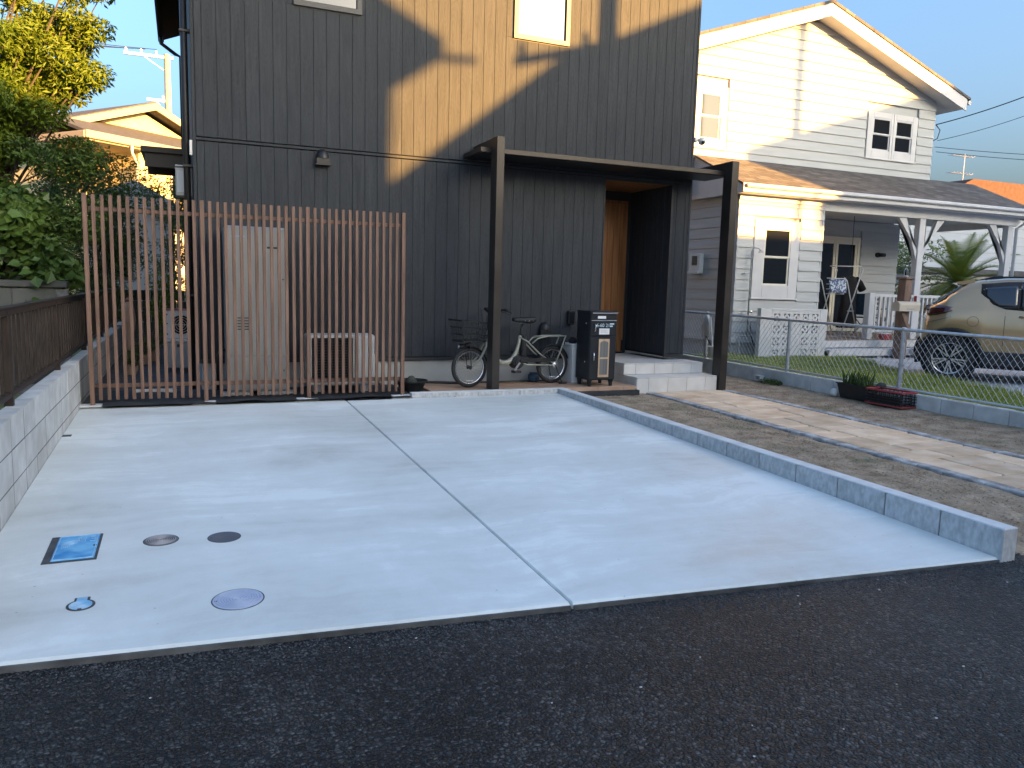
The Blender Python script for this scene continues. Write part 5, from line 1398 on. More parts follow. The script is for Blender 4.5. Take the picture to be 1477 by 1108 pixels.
bgp=MB(); bgp.lathe([(0,.085),(.05,.085),(.055,.12),(.04,.17),(0,.18)],(7.80,7.53,0),9); o=bgp.build('plastic_bag',m_offwhite,smooth=True); tag(o,'crumpled white plastic bag beside the black planter','bag')
cr=thing('plastic_crate','black plastic crate with red rims lying by the wire fence','crate',(7.84,6.68,.08))
x0,x1,y0,y1,z0,z1=7.70,7.94,6.42,6.93,.085,.265
c_=MB()
def ring(z,r_,mt_,nm):
    q=MB(); q.cbox(x0-.008,x1+.008,y0-.008,y0+.010,z-r_,z+r_,.003); q.cbox(x0-.008,x1+.008,y1-.010,y1+.008,z-r_,z+r_,.003); q.cbox(x0-.008,x0+.010,y0+.0102,y1-.0102,z-r_,z+r_,.003); q.cbox(x1-.010,x1+.008,y0+.0102,y1-.0102,z-r_,z+r_,.003); q.build(nm,mt_,cr)
ring(z1,.011,m_red,'top_rim'); ring(z0+.01,.008,m_red,'bottom_rim')
for z in (.115,.15,.185,.215): ring(z,.004,m_blacksatin,'side_bar')
q=MB()
for k in range(9):
    yy=y0+.02+k*(y1-y0-.04)/8; q.box(x0,x0+.006,yy-.004,yy+.004,z0+.018,z1-.011); q.box(x1-.006,x1,yy-.004,yy+.004,z0+.018,z1-.011)
for k in range(5):
    xx=x0+.02+k*(x1-x0-.04)/4; q.box(xx-.004,xx+.004,y0,y0+.006,z0+.018,z1-.011); q.box(xx-.004,xx+.004,y1-.006,y1,z0+.018,z1-.011)
q.build('side_lattice',m_blacksatin,cr); MB().box(x0+.007,x1-.007,y0+.007,y1-.007,z0+.001,z0+.012).build('floor',m_blacksatin,cr)
q=MB(); q.box(x0+.012,x0+.016,y0+.02,y1-.02,z0+.03,z0+.12); q.build('side_panel',m_blacksatin,cr)
stn=MB(); stn.lathe([(0,0),(.06,.0),(.065,.04),(.03,.07),(0,.075)],(7.97,6.95,ftop(6.95)),8); o=stn.build('grey_stone',m_oldblock,smooth=True); tag(o,'grey stone on fence base between planter and crate','stone')
bkk=thing('hollow_block','loose grey hollow block leaning at the wire fence base','block',(7.88,8.9,.08))
q=MB(); q.box(7.84,7.93,9.0,9.02,.09,.17); q.box(7.84,7.93,9.10,9.12,.09,.17); q.box(7.84,7.93,9.02,9.10,.09,.105); q.box(7.84,7.93,9.02,9.10,.155,.17); q.build('shell',m_block,bkk)
wdw=thing('weed_clump','low green weeds growing at the foot of the fence base','weeds',(7.85,8.75,.08)); leaves([(7.86,8.78,.10,.09,1,2.4,.5)],500,.035,m_leafm,'foliage',wdw,9); MB().tube([(7.86,8.7,.07),(7.86,8.75,.12)],.004,5).build('stem',m_leafm,wdw)
# ================================================================ THE CAR
# local frame: x from rear bumper to nose, y=0 right flank side towards camera is negative y, z up from ground
car=thing('parked_car','beige compact crossover car with black cladding parked on the neighbour drive','car',(11.035,8.91,.147),local=True,rz=R(-50))
CL=4.18; HW=.875; WRc=.335; AX=(.36,2.92); AR=.395
def lerp_tab(tab,x):
    for (a,va),(b,vb) in zip(tab,tab[1:]):
        if a<=x<=b:
            t=(x-a)/(b-a); t=t*t*(3-2*t) if len(tab)>9 else t
            return va+(vb-va)*t
    return tab[0][1] if x<tab[0][0] else tab[-1][1]
top=[(0,.92),(.03,1.05),(.08,1.11),(.2,1.19),(.34,1.31),(.48,1.43),(.56,1.485),(.75,1.525),(1.1,1.555),(1.6,1.56),(2.0,1.53),(2.4,1.44),(2.8,1.24),(3.05,1.08),(3.3,1.02),(3.7,.97),(4.0,.88),(4.15,.72),(4.18,.6)]
belt=[(0,.90),(.1,1.00),(.35,1.09),(.7,1.10),(1.0,1.075),(1.6,1.03),(2.4,.98),(3.0,.98),(3.5,.95),(4.0,.84),(4.18,.58)]
def zbot(x):
    z=.30 if .1<x<4.0 else .36
    for ax in AX:
        d=abs(x-ax)
        if d<AR: z=max(z,WRc+math.sqrt(AR*AR-d*d))
    return z
def hw(x): return HW*min(1,.80+.20*min(1,max(x,0)/.30)**.6,.70+.30*min(1,max(CL-x,0)/.55)**.6)
xs_=sorted(set([0,.015,.04,.08,.13]+[round(.05*k,3) for k in range(3,83)]+[4.16,4.18]+[round(ax+AR*s_,4) for ax in AX for s_ in (-.999,-.98,-.94,-.85,.85,.94,.98,.999)]))
V=[];F=[];SEC=11
for x in xs_:
    w=hw(x); zt=max(lerp_tab(top,x),lerp_tab(belt,x)+.01); zb=lerp_tab(belt,x); z0=min(zbot(x),zb-.1)
    gh=zt-zb
    mid=(z0+zb)/2
    # flank bulges over the rear arch
    bul=.02*math.exp(-((x-.36)/.35)**2)+.015*math.exp(-((x-2.92)/.4)**2)
    th=min(1,gh/.42)
    half=[(0,max(z0-.0,.30)if False else z0),(w*.97,z0),(w+.004+bul,z0+(zb-z0)*.28),(w+bul,z0+(zb-z0)*.62),(w*.985+bul*.5,zb-.05),(w*.955,zb+.0),
          (w*(.955-.05*th),zb+gh*.30),(w*(.955-.13*th),zb+gh*.66),(w*(.955-.22*th),zb+gh*.90),(w*(.955-.40*th),zt-.004),(0,zt)]
    for y_,z_ in half: V.append((x,-y_,z_))
    for y_,z_ in half[1:-1]: V.append((x,y_,z_))
NS=SEC+SEC-2
def idx(i,j,side):
    if side==0: return i*NS+j
    if j==0 or j==SEC-1: return i*NS+j
    return i*NS+SEC+j-1
for i in range(len(xs_)-1):
    for j in range(SEC-1):
        F.append((idx(i,j,0),idx(i+1,j,0),idx(i+1,j+1,0),idx(i,j+1,0)))
        F.append((idx(i,j,1),idx(i,j+1,1),idx(i+1,j+1,1),idx(i+1,j,1)))
for i in (0,len(xs_)-1):
    F.append(tuple([idx(i,j,0) for j in range(SEC)]+[idx(i,j,1) for j in range(SEC-2,0,-1)]))
body=MB().add(V,F).build('body',m_carpaint,car,smooth=True,angle=42)
def flank(x,z,off=.006):
    "point on the right flank (towards the camera) at station x, height z"
    w=hw(x); zt=max(lerp_tab(top,x),lerp_tab(belt,x)+.01); zb=lerp_tab(belt,x); gh=zt-zb; th=min(1,gh/.42)
    z0=min(zbot(x),zb-.1); bul=.02*math.exp(-((x-.36)/.35)**2)+.015*math.exp(-((x-2.92)/.4)**2)
    pts=[(z0,w*.97),(z0+(zb-z0)*.28,w+.004+bul),(z0+(zb-z0)*.62,w+bul),(zb-.05,w*.985+bul*.5),(zb,w*.955),(zb+gh*.30,w*(.955-.05*th)),(zb+gh*.66,w*(.955-.13*th)),(zb+gh*.90,w*(.955-.22*th)),(zt,w*(.955-.40*th))]
    yv=pts[-1][1]
    for (a,va),(b,vb) in zip(pts,pts[1:]):
        if a<=z<=b: yv=va+(vb-va)*(z-a)/max(b-a,1e-6); break
    if z<pts[0][0]: yv=pts[0][1]
    return (x,-(yv+off),z)
def patch(outline_rows,matl,name,par,off=.006,mirror=True):
    "outline_rows: list of (x, zlow, zhigh); builds a skin following the flank"
    for s_ in ((1,-1) if mirror else (1,)):
        mb=MB(); V=[];F=[]; nv=6
        for x,a,b in outline_rows:
            for k in range(nv+1):
                p=flank(x,a+(b-a)*k/nv,off); V.append((p[0],p[1]*s_,p[2]))
        for i in range(len(outline_rows)-1):
            for k in range(nv): q=i*(nv+1)+k; F.append((q,q+1,q+nv+2,q+nv+1))
        o=mb.add(V,F).build(name,matl,par,smooth=True,fix=False); sm=o.modifiers.new('t','SOLIDIFY'); sm.thickness=.008; sm.offset=1
# glazing band
def band(xa,xb,lo,hi,n=12): return [(xa+(xb-xa)*k/n,lo(xa+(xb-xa)*k/n),hi(xa+(xb-xa)*k/n)) for k in range(n+1)]
bl=lambda x: lerp_tab(belt,x)+.03
tl=lambda x: lerp_tab(top,x)-.095
patch(band(.70,2.62,lambda x: max(bl(x)-.012,bl(x)-.012+ .20*max(0,1-(x-.70)/.22)),lambda x: min(tl(x)+.05,lerp_tab(top,x)-.06) if x<2.3 else max(bl(x)+.02,tl(x)+.03)),m_carblack,'window_surround',body,.004)
patch(band(.76,1.16,lambda x: bl(x)+.012+.16*max(0,1-(x-.76)/.18),lambda x: tl(x)-.03),m_carglass,'quarter_window',body,.010)
patch(band(1.20,1.96,lambda x: bl(x)+.012,lambda x: tl(x)+.0),m_carglass,'rear_door_window',body,.010)
patch(band(2.06,2.52,lambda x: bl(x)+.012,lambda x: max(tl(x)-.01,bl(x)+.04)),m_carglass,'front_door_window',body,.010)
# rear screen and spoiler
V=[(.10,-.60,1.14),(.10,.60,1.14),(.47,.52,1.425),(.47,-.52,1.425)]
q=MB(); q.add([(x-.02,y,z+.012) for x,y,z in V]+[(x,y,z-.005) for x,y,z in V],[(0,1,2,3),(7,6,5,4),(0,4,5,1),(1,5,6,2),(2,6,7,3),(3,7,4,0)]); q.build('rear_screen',m_carglass,body)
sp=MB(); sp.prism([(.36,1.468),(.40,1.49),(.62,1.515),(.62,1.475),(.46,1.44)],-.56,.56,'Y'); sp.build('roof_spoiler',m_carpaint,body)
# tail lamps wrap the corner
for s_ in (1,-1):
    mb=MB(); V=[];F=[]
    ring_=[]
    rows=[(.02,.97,1.10),(.06,.965,1.12),(.14,.98,1.125),(.24,1.01,1.12),(.34,1.05,1.10)]
    for x,a,b in rows:
        for k in range(4):
            p=flank(x,a+(b-a)*k/3,.014); V.append((p[0],p[1]*s_,p[2]))
    for i in range(len(rows)-1):
        for k in range(3): j=i*4+k; F.append((j,j+1,j+5,j+4))
    o=mb.add(V,F).build('tail_lamp',m_taillight,car,smooth=True,fix=False); sm=o.modifiers.new('t','SOLIDIFY'); sm.thickness=.02; sm.offset=0
    MB().bar((-.012,s_*.62,1.065),(.0,s_*.30,1.065),.03,.05).build('lamp_strip',m_taillight,o)
MB().cbox(-.02,.05,-.66,.66,.36,.62,.03).build('rear_bumper',m_carblack,car)
MB().cbox(-.024,-.012,-.20,.20,.70,.80,.003).build('number_plate_recess',m_carblack,car)
# cladding on arches and sills
for ax in AX:
    for s_ in (-1,1):
        mb=MB(); V=[];F=[]; n=22
        for k in range(n+1):
            a=R(-12+204*k/n)
            for r_,yo in ((AR-.005,.0),(AR-.005,.030),(AR+.055,.026),(AR+.066,.004)):
                x=ax+r_*math.cos(a); z=max(WRc+r_*math.sin(a),.22)
                y=abs(flank(min(max(ax+AR*.9*math.cos(a),.05),4.1),z,0)[1])
                y=max(y,hw(max(x,.08))*.965)
                V.append((x,s_*(y+yo),z))
        for k in range(n):
            for j in range(3): q=k*4+j; F.append((q,q+1,q+5,q+4))
        o=mb.add(V,F).build('arch_cladding',m_carblack,car,smooth=True,fix=False); sm=o.modifiers.new('t','SOLIDIFY'); sm.thickness=.012; sm.offset=0
for s_ in (-1,1):
    MB().cbox(AX[0]+AR+.02,AX[1]-AR-.02,s_*(HW-.01)-.03,s_*(HW-.01)+.03,.24,.47,.03).build('sill_cladding',m_carblack,car)
    for x in (1.30,2.28):
        p=flank(x,.985,.0); mb=MB(); mb.tube([(x-.10,s_*(-p[1]+.004),.99),(x-.08,s_*(-p[1]+.032),.995),(x+.09,s_*(-p[1]+.032),.985),(x+.11,s_*(-p[1]+.004),.98)],.014,8); mb.build('door_handle',m_carpaint,car,smooth=True)
    for (xa,zz) in ((1.02,None),(2.02,None)):
        mb=MB(); pts=[flank(xa+.0*t,.42+t*(.62),.001) for t in [k/10 for k in range(11)]]
        mb.tube([(p[0],s_*-p[1],p[2]) for p in pts],.0032,4); mb.build('door_gap',m_carblack,car)
MB().box(.25,3.9,-.70,.70,.20,.34).build('underbody',m_carblack,car)
for s_ in (-1,1):     # fuel flap, bumper seam and wheel-arch crease
    fl=[flank(.62+.075*math.cos(t*.5236),.90+.075*math.sin(t*.5236),.001) for t in range(12)]
    MB().tube([(p[0],s_*-p[1],p[2]) for p in fl],.0025,4,closed=True).build('fuel_flap_gap',m_carblack,car)
    sm_=[flank(.03+.30*t,.86+.10*t,.001) for t in [k/6 for k in range(7)]]
    MB().tube([(p[0],s_*-p[1],p[2]) for p in sm_],.003,4).build('bumper_seam',m_carblack,car)
for ax in AX:
    for s_ in (-1,1):
        MB().lathe([(0,-.12),(AR-.01,-.12),(AR-.01,.09)],(ax,s_*.70,WRc),26,'Y',cap=False).build('wheel_well',m_blackvoid,car)
        w=MB(); pr=[(.235,-.10),(.30,-.108),(.328,-.09),(WRc,-.05),(WRc,.05),(.328,.09),(.30,.108),(.235,.10)]
        w.lathe(pr,(ax,s_*.765,WRc),40,'Y',cap=False); wo=w.build('wheel',m_rubber,car,smooth=True,angle=35)
        fy=s_*(.765+.088)
        rmb=MB(); rmb.lathe([(.243,0),(.243,-s_*.12),(.225,-s_*.12),(.222,-s_*.012),(.236,0),(.243,0)],(ax,fy,WRc),40,'Y',cap=False); rmb.build('rim',m_alu,wo,smooth=True,angle=35)
        MB().lathe([(0,0),(.225,0)],(ax,fy-s_*.055,WRc),30,'Y',cap=False).build('rim_backing',m_blackvoid,wo)
        spk=MB()
        for k in range(5):
            a=2*math.pi*k/5+math.pi/2*0-math.pi/2
            for da,w0,w1 in ((-.16,.020,.026),(.16,.020,.026)):
                a0,a1=a+da*.4,a+da*1.35
                p0=Vector((ax+.035*math.cos(a0),fy-s_*.012,WRc+.035*math.sin(a0))); p1=Vector((ax+.235*math.cos(a1),fy-s_*.004,WRc+.235*math.sin(a1)))
                spk.bar(p0,p1,w0,.022,upv=(0,1,0))
            spk.bar((ax+.15*math.cos(a),fy-s_*.012,WRc+.15*math.sin(a)),(ax+.235*math.cos(a),fy-s_*.004,WRc+.235*math.sin(a)),.012,.02,upv=(0,1,0))
        spk.build('spokes',m_alu,wo)
        MB().lathe([(0,s_*.006),(.03,s_*.004),(.036,-s_*.01)],(ax,fy-s_*.006,WRc),16,'Y').build('hub_cap',m_blackvoid,wo)
MB().cbox(.95,1.02,-.02,.02,1.545,1.60,.008).build('roof_aerial',m_black,car)
for s_ in (-1,1): MB().tube([(.75,s_*.56,1.525),(.85,s_*.57,1.56),(1.9,s_*.57,1.57),(2.05,s_*.56,1.52)],.014,8).build('roof_rail',m_black,car,smooth=True)

# ================================================================ PALM
pm=thing('palm_tree','small feathery palm with browning lower fronds behind the porch','palm',(19.1,14.5,.12))
MB().tube([(19.1,14.5,.12),(19.08,14.5,.9),(19.1,14.5,1.7)],[.17,.16,.19],12).build('trunk',mat('palm_trunk',(.16,.10,.06),(.26,.18,.11),scale=14,stretch=(1,1,2.5),rough=.95,bump=.8,bscale=18,bdist=.03),pm,smooth=True)
random.seed(4); m_palmb=mat('palm_leaf_brown',(.28,.17,.05),(.35,.24,.08),scale=3,rough=.7,trans=.25)
for k in range(46):
    az=k*2.399; el=R(80-k*2.6); L_=random.uniform(1.35,1.75)
    mb=MB(); P=Vector((19.1,14.5,1.75)); d=Vector((math.cos(az)*math.cos(el),math.sin(az)*math.cos(el),math.sin(el)))
    pts=[P.copy()]; n=16; V=[];F=[]
    for i in range(n):
        d=(d+Vector((0,0,-.062))).normalized(); P=P+d*L_/n; pts.append(P.copy())
    mb.tube(pts,[.014*(1-i/(n+1.)) +.002 for i in range(n+1)],4)
    for i in range(2,n+1):
        t=(pts[i]-pts[i-1]).normalized(); sd_=t.cross(Vector((0,0,1)))
        if sd_.length<.05: sd_=Vector((-math.sin(az),math.cos(az),0))
        sd_.normalize(); upn=sd_.cross(t)
        ll=.42*math.sin(math.pi*min(1,(i+1.5)/(n+2)))**.7
        for half_ in (0,.33,.66):
            base=pts[i]-t*(L_/n)*half_
            for s_ in (-1,1):
                tip=base+(sd_*s_*.75+t*.75+upn*.25).normalized()*ll+Vector((0,0,-.05))
                q=len(V); w_=.013; V+=[base-t*w_,base+t*w_,base+(tip-base)*.5+t*w_*.8,tip]; F.append((q,q+1,q+2,q+3))
    mb.add(V,F); mb.build('frond',m_palmb if k>41 else m_palm,pm,fix=False)

# ================================================================ TREES AND SHRUBS
def tree(name,label,base,trunk_top,rad,blobs,count,size,matl,seed,cat='tree',group=None,parts=('trunk','crown'),droop=.3,aspect=.45,surface=.35,twigs=True):
    t=thing(name,label,cat,base,group); random.seed(seed)
    mb=MB(); b=Vector(base); tt=Vector(trunk_top)
    mb.tube([b,b.lerp(tt,.5)+Vector((random.uniform(-.1,.1),random.uniform(-.1,.1),0)),tt],[rad,rad*.75,rad*.5],8)
    for (x,y,z,r_,*_) in blobs:
        e=Vector((x,y,z)); s_=b.lerp(tt,random.uniform(.45,1)); mid=s_.lerp(e,.5)+Vector((random.uniform(-.15,.15),random.uniform(-.15,.15),random.uniform(.0,.25)))*min(1,r_*2)
        mb.tube([s_,mid,e],[rad*.24,rad*.13,.005],5)
        if twigs:
            for k in range(5):
                d=Vector((random.gauss(0,1),random.gauss(0,1),random.gauss(.3,.8))).normalized(); mb.tube([e-d*.0,e+d*r_*.55,e+d*r_*.9],[.006,.004,.002],4)
    mb.build(parts[0],m_bark,t,fix=False)
    leaves(blobs,count,size,matl,parts[1],t,seed,droop,aspect,surface)
    return t
random.seed(31)
NEAR=.74
def nearer(B): return [(x*NEAR,y*NEAR,1.4+(z-1.4)*NEAR,r_*NEAR,*a_) for x,y,z,r_,*a_ in B]
# main sunlit tree: clumps along spreading limbs
bl_=[]
def limb(p0,p1,n,r0_,r1_,jit=.18):
    a,b=Vector(p0),Vector(p1)
    for k in range(n):
        t=(k+.5)/n; p=a.lerp(b,t)+Vector((random.gauss(0,jit),random.gauss(0,jit*1.3),random.gauss(0,jit)))
        bl_.append((p.x,p.y,p.z,r0_+(r1_-r0_)*t,1,1,.75))
TX,TY=-3.1,14.4
limb((TX,TY,3.6),(-.85,13.9,5.85),18,.44,.18); limb((TX,TY,3.3),(-1.1,14.1,5.2),16,.48,.28); limb((TX,TY,3.6),(-2.15,14.2,5.95),14,.46,.2); limb((TX,TY,3.6),(-1.5,14.2,5.5),12,.44,.22); limb((TX+.6,TY,4.2),(-1.35,14.0,4.6),10,.44,.3)
limb((TX,TY,3.8),(-3.2,14.6,6.15),12,.45,.22); limb((TX,TY,3.2),(-1.7,13.8,4.1),12,.46,.30); limb((TX,TY,3.6),(-4.8,14.6,5.7),12,.5,.3)
limb((TX,TY,3.0),(-5.0,14.4,4.4),12,.55,.4); limb((TX,TY,3.2),(-2.6,13.2,4.6),11,.42,.28); limb((TX+.2,TY,3.8),(-1.45,14.3,6.05),8,.3,.15); limb((TX,TY,3.1),(-3.0,13.4,3.2),10,.5,.4)
tree('broadleaf_tree','tall leafy tree at left with sunlit yellow green crown','tree' and (TX*NEAR,TY*NEAR,.15),(TX*NEAR,TY*NEAR,2.9),.13,nearer(bl_),78000,.078,m_leaf,3,droop=.55,aspect=.34,surface=.2)
b2=[]
random.seed(8)
for k in range(40): b2.append((random.uniform(-4.6,-1.35),random.uniform(13.4,14.9),random.uniform(2.0,3.3),random.uniform(.28,.5),1,1,.8))
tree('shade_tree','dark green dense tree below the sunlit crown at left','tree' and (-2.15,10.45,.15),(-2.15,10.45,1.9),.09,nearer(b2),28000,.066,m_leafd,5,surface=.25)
b3=[]
for k in range(34): b3.append((random.uniform(-4.4,-1.62),random.uniform(12.75,13.4),random.uniform(1.0,2.35),random.uniform(.22,.36),1,1,.9))
for k in range(14): b3.append((random.uniform(-3.6,-1.9),random.uniform(12.7,13.0),random.uniform(2.2,2.62),random.uniform(.2,.3),1,1,.9))
tree('round_leaf_shrub','large shrub with broad round leaves above the old block wall','tree' and (-2.05,9.65,.15),(-2.05,9.65,1.3),.04,nearer(b3),6200,.125,m_leafd,6,'shrub',parts=('stem','foliage'),droop=.5,aspect=.82,surface=.75,twigs=False)

b4=[]
random.seed(17)
for k in range(44): b4.append((random.uniform(-2.0,-.85),random.uniform(14.2,16.6),random.uniform(.8,3.25),random.uniform(.24,.42),1,1,.9))
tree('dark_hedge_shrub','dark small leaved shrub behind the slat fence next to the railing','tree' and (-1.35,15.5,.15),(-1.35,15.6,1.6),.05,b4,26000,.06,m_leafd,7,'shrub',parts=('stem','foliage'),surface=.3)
b5=[]
for k in range(22): b5.append((random.uniform(-.55,.25),random.uniform(17.0,18.4),random.uniform(1.4,3.55),random.uniform(.2,.34),1,1,.9))
tree('garden_bush','light green bush under the window awning behind the fence','tree' and (-.2,17.8,.14),(-.2,17.8,2.0),.05,b5,8000,.06,m_leafm,9,'shrub',parts=('stem','foliage'),surface=.25)
b6=[(-.28,13.6,.9,.26),(-.1,13.8,1.25,.24),(-.34,13.9,1.3,.2),(-.15,13.5,.6,.25)]
tree('passage_shrub','bright yellow green shrub behind the white outdoor unit','tree' and (-.2,13.7,.14),(-.2,13.7,.9),.02,b6,2600,.05,m_leaf,10,'shrub',parts=('stem','foliage'))
b7=[]
random.seed(44)
for k in range(46): b7.append((random.uniform(16.6,21.5),random.uniform(16.4,18.5),random.uniform(.6,3.3),random.uniform(.35,.6),1,1,.9))
tree('garden_tree','mid green tree behind the palm and porch','tree' and (18.8,17.4,.12),(18.8,17.4,2.0),.09,b7,14000,.09,m_leafd,12,surface=.25)
# garden bits in the passage seen between the slats
ac=thing('outdoor_unit','white outdoor unit with round fan on grey box in the passage','outdoor unit',(-.05,11.4,.5))
MB().cbox(-.23,.11,11.25,11.50,.575,.955,.01).build('case',m_offwhite,ac)
MB().lathe([(0,0),(.13,0)],(-.02,11.247,.765),24,'Y').build('fan_opening',m_blackvoid,ac)
g=MB()
for r_ in (.04,.07,.10,.13): g.tube([(-.02+r_*math.cos(a*.2618),11.24,.765+r_*math.sin(a*.2618)) for a in range(24)],.003,4,closed=True)
g.tube([(-.15,11.238,.765),(.11,11.238,.765)],.004,4); g.tube([(-.02,11.238,.63),(-.02,11.238,.90)],.004,4); g.build('fan_grille',m_offwhite,ac)
for z in (.64,.78,.90): MB().cbox(-.215,-.185,11.243,11.2495,z-.008,z+.008,.001).build('vent_slot',m_dark,ac)
MB().cbox(-.235,.115,11.24,11.51,.9555,.97,.003).build('red_edge',m_red,ac)
gb=thing('storage_box','grey plastic storage box under the white outdoor unit','box',(-.05,11.4,.14))
MB().cbox(-.22,.12,11.20,11.52,.19,.54,.012).build('body',m_grey,gb); MB().cbox(-.24,.13,11.18,11.54,.5405,.573,.008).build('lid',m_offwhite,gb)
MB().cbox(-.08,-.02,11.185,11.199,.47,.51,.003).build('latch',m_dark,gb)
pt=thing('tall_clay_jar','slender terracotta garden ornament against the railing in the passage','jar',(-.75,12.6,.14))
MB().lathe([(.0,.14),(.07,.14),(.09,.30),(.06,.5),(.09,.75),(.07,.95),(.04,1.02),(0,1.03)],(-.72,12.6,0),16).build('jar_body',m_terra,pt,smooth=True); MB().lathe([(.05,1.03),(.055,1.05),(.02,1.08),(0,1.09)],(-.72,12.6,0),14).build('stopper',m_orange,pt,smooth=True)
def pot_plant(x,y,r_,label,flower):
    t=thing('flower_pot',label,'potted plant',(x,y,.14),'flower pots in the side passage')
    MB().lathe([(0,.14),(r_*.7,.14),(r_,.14+r_*1.5),(r_*1.05,.14+r_*1.5),(r_*.9,.13+r_*1.5),(0,.13+r_*1.3)],(x,y,0),16).build('pot',m_terra,t,smooth=True,angle=50)
    leaves([(x,y,.14+r_*2.3,r_*1.3)],260,.05,m_leafm,'foliage',t,int(x*100)%50+60)
    if flower: leaves([(x,y,.16+r_*2.7,r_*1.1)],50,.03,m_flower,'flowers',t,77)
pot_plant(-.55,12.2,.10,'terracotta pot with red flowers near the grey storage box',True); pot_plant(-.62,11.0,.09,'small terracotta pot by the left wall in the passage',False); pot_plant(-.42,12.7,.11,'terracotta pot with leaves at the back of the passage',True)
pk=MB(); pk.cbox(-.75,-.50,9.35,9.75,.135,.19,.01); 
tr_=thing('white_tray','flat white plastic tray on the ground behind slat fence','tray',(-.3,9.0,.16)); MB().cbox(-.48,-.10,8.98,9.10,.165,.195,.006).build('base',m_offwhite,tr_); MB().cbox(-.50,-.08,8.96,8.979,.165,.21,.004).build('rim',m_offwhite,tr_)
# back garden wall and pale outbuilding beyond
gw=thing('garden_wall','weathered brown stone garden wall at the end of the passage','wall',(-.4,16.2,.14))
for r_ in range(5):
    for k in range(5): MB().cbox(-1.0+.3*k+(.15 if r_%2 else 0)-.147,-1.0+.3*k+(.15 if r_%2 else 0)+.147,16.2,16.32,.14+.2*r_,.14+.2*r_+.195,.012).build('stone',m_oldblock,gw)
gh_=thing('pale_shed','pale grey rendered shed behind the shrubs at the passage end','shed',(-.8,19.5,.14))
MB().box(-1.85,-.15,19.6,22,.1,2.9).build('wall',m_casterwall,gh_); MB().prism([(-2.0,2.9),(0,2.9),(0,3.0),(-.9,3.5),(-2.0,3.05)],19.4,22.2,'Y').build('roof',m_grey,gh_)
MB().cbox(-1.55,-1.0,19.57,19.599,1.3,2.2,.004).build('window',m_brownpost,gh_); MB().box(-1.49,-1.06,19.565,19.5695,1.36,2.14).build('pane',m_glassd,gh_)
bcl=thing('blue_watering_can','blue watering can hanging behind the left railing','watering can',(-1.25,6.9,.7)); MB().lathe([(0,.80),(.05,.80),(.055,.98),(.04,1.0),(0,1.0)],(-1.2,6.55,0),14).build('can_body',mat('blue_can',(.05,.16,.34),rough=.5),bcl,smooth=True); MB().tube([(-1.2,6.60,.84),(-1.2,6.72,.98)],.012,8).build('spout',mat('blue_can_spout',(.05,.16,.34),rough=.5),bcl)
# ================================================================ BACKGROUND HOUSES
def onray(px,py,Y):     # position of a far feature from its bearing (bearing table measured once, metres per metre)
    d=fw+rt*((px-738.5)/1113.13)-up*((py-554)/1113.13); t=Y/d.y; return Vector((d.x*t,Y,CAMH+d.z*t))
# cream house far left: rotated 39 degrees; local u along its sunny gable, v along its eaves
bgx,bgy=-1.2,29.0
bh=thing('cream_house','cream rendered house with gable roof beyond the left tree','house',(bgx,bgy,.12),local=True,rz=R(39.3))
# local +x = u (gable width), local -y faces the camera
MB().box(0,5.2,0,9,0,5.75).build('front_wall',m_beige,bh)
MB().box(-1.55,0,1.9,8.5,0,5.75).build('side_wing',m_beige,bh)
MB().prism([(-1.2,5.75),(5.2,5.75),(5.2,6.0),(2.0,7.15),(-1.2,6.0)],2.3,9,'Y').build('gable_wall',m_beige,bh)
ro=MB().prism([(-1.85,5.93),(2.0,7.28),(5.85,5.93),(5.85,6.10),(2.0,7.50),(-1.85,6.10)],1.7,9.5,'Y').build('roof',m_beigeroof,bh)
MB().prism([(-1.88,5.83),(2.0,7.20),(5.88,5.83),(5.88,6.06),(2.0,7.44),(-1.88,6.06)],1.62,1.70,'Y').build('rake_board',m_beigetrim,bh)
MB().add([(-2.1,-.45,5.62),(5.6,-.45,5.62),(5.6,2.4,6.55),(-2.1,2.4,6.55),(-2.1,-.45,5.52),(5.6,-.45,5.52),(5.6,2.4,6.45),(-2.1,2.4,6.45)],[(0,1,2,3),(7,6,5,4),(0,4,5,1),(1,5,6,2),(2,6,7,3),(3,7,4,0)]).build('lower_roof',m_beigeroof,bh)
MB().cbox(-2.15,5.62,-.53,-.44,5.40,5.63,.02).build('eave_gutter',m_beigetrim,bh); MB().cbox(-2.18,-2.09,-.45,3,5.40,5.62,.02).build('eave_gutter',m_beigetrim,bh)
MB().cbox(-2.05,0,-.40,1.95,5.35,5.42,.01).build('soffit',m_beigetrim,bh)
MB().tube([(-.6,-.5,5.40),(-.6,-.48,5.2),(-.12,-.05,4.95),(-.08,-.05,0)],.045,8).build('downpipe',m_white,bh,smooth=True)
MB().cbox(-1.5,.4,-.02,.0-.001,3.3,3.5,.004).build('band',m_beigetrim,bh)
for xa in (1.2,3.2): 
    w_=MB().cbox(xa,xa+1.0,-.04,-.001,3.9,5.0,.006).build('window',m_white,bh); MB().box(xa+.06,xa+.94,-.046,-.041,3.96,4.94).build('pane',m_glassd,w_)
MB().add([(-2.2,-1.6,3.0),(1.5,-1.6,3.0),(1.5,0,3.7),(-2.2,0,3.7),(-2.2,-1.6,2.9),(1.5,-1.6,2.9),(1.5,0,3.6),(-2.2,0,3.6)],[(0,1,2,3),(7,6,5,4),(0,4,5,1),(1,5,6,2),(2,6,7,3),(3,7,4,0)]).build('porch_roof',m_beigeroof,bh)
MB().box(-2.0,1.4,-1.4,0,0,2.9).build('porch_wall',m_casterwall,bh)

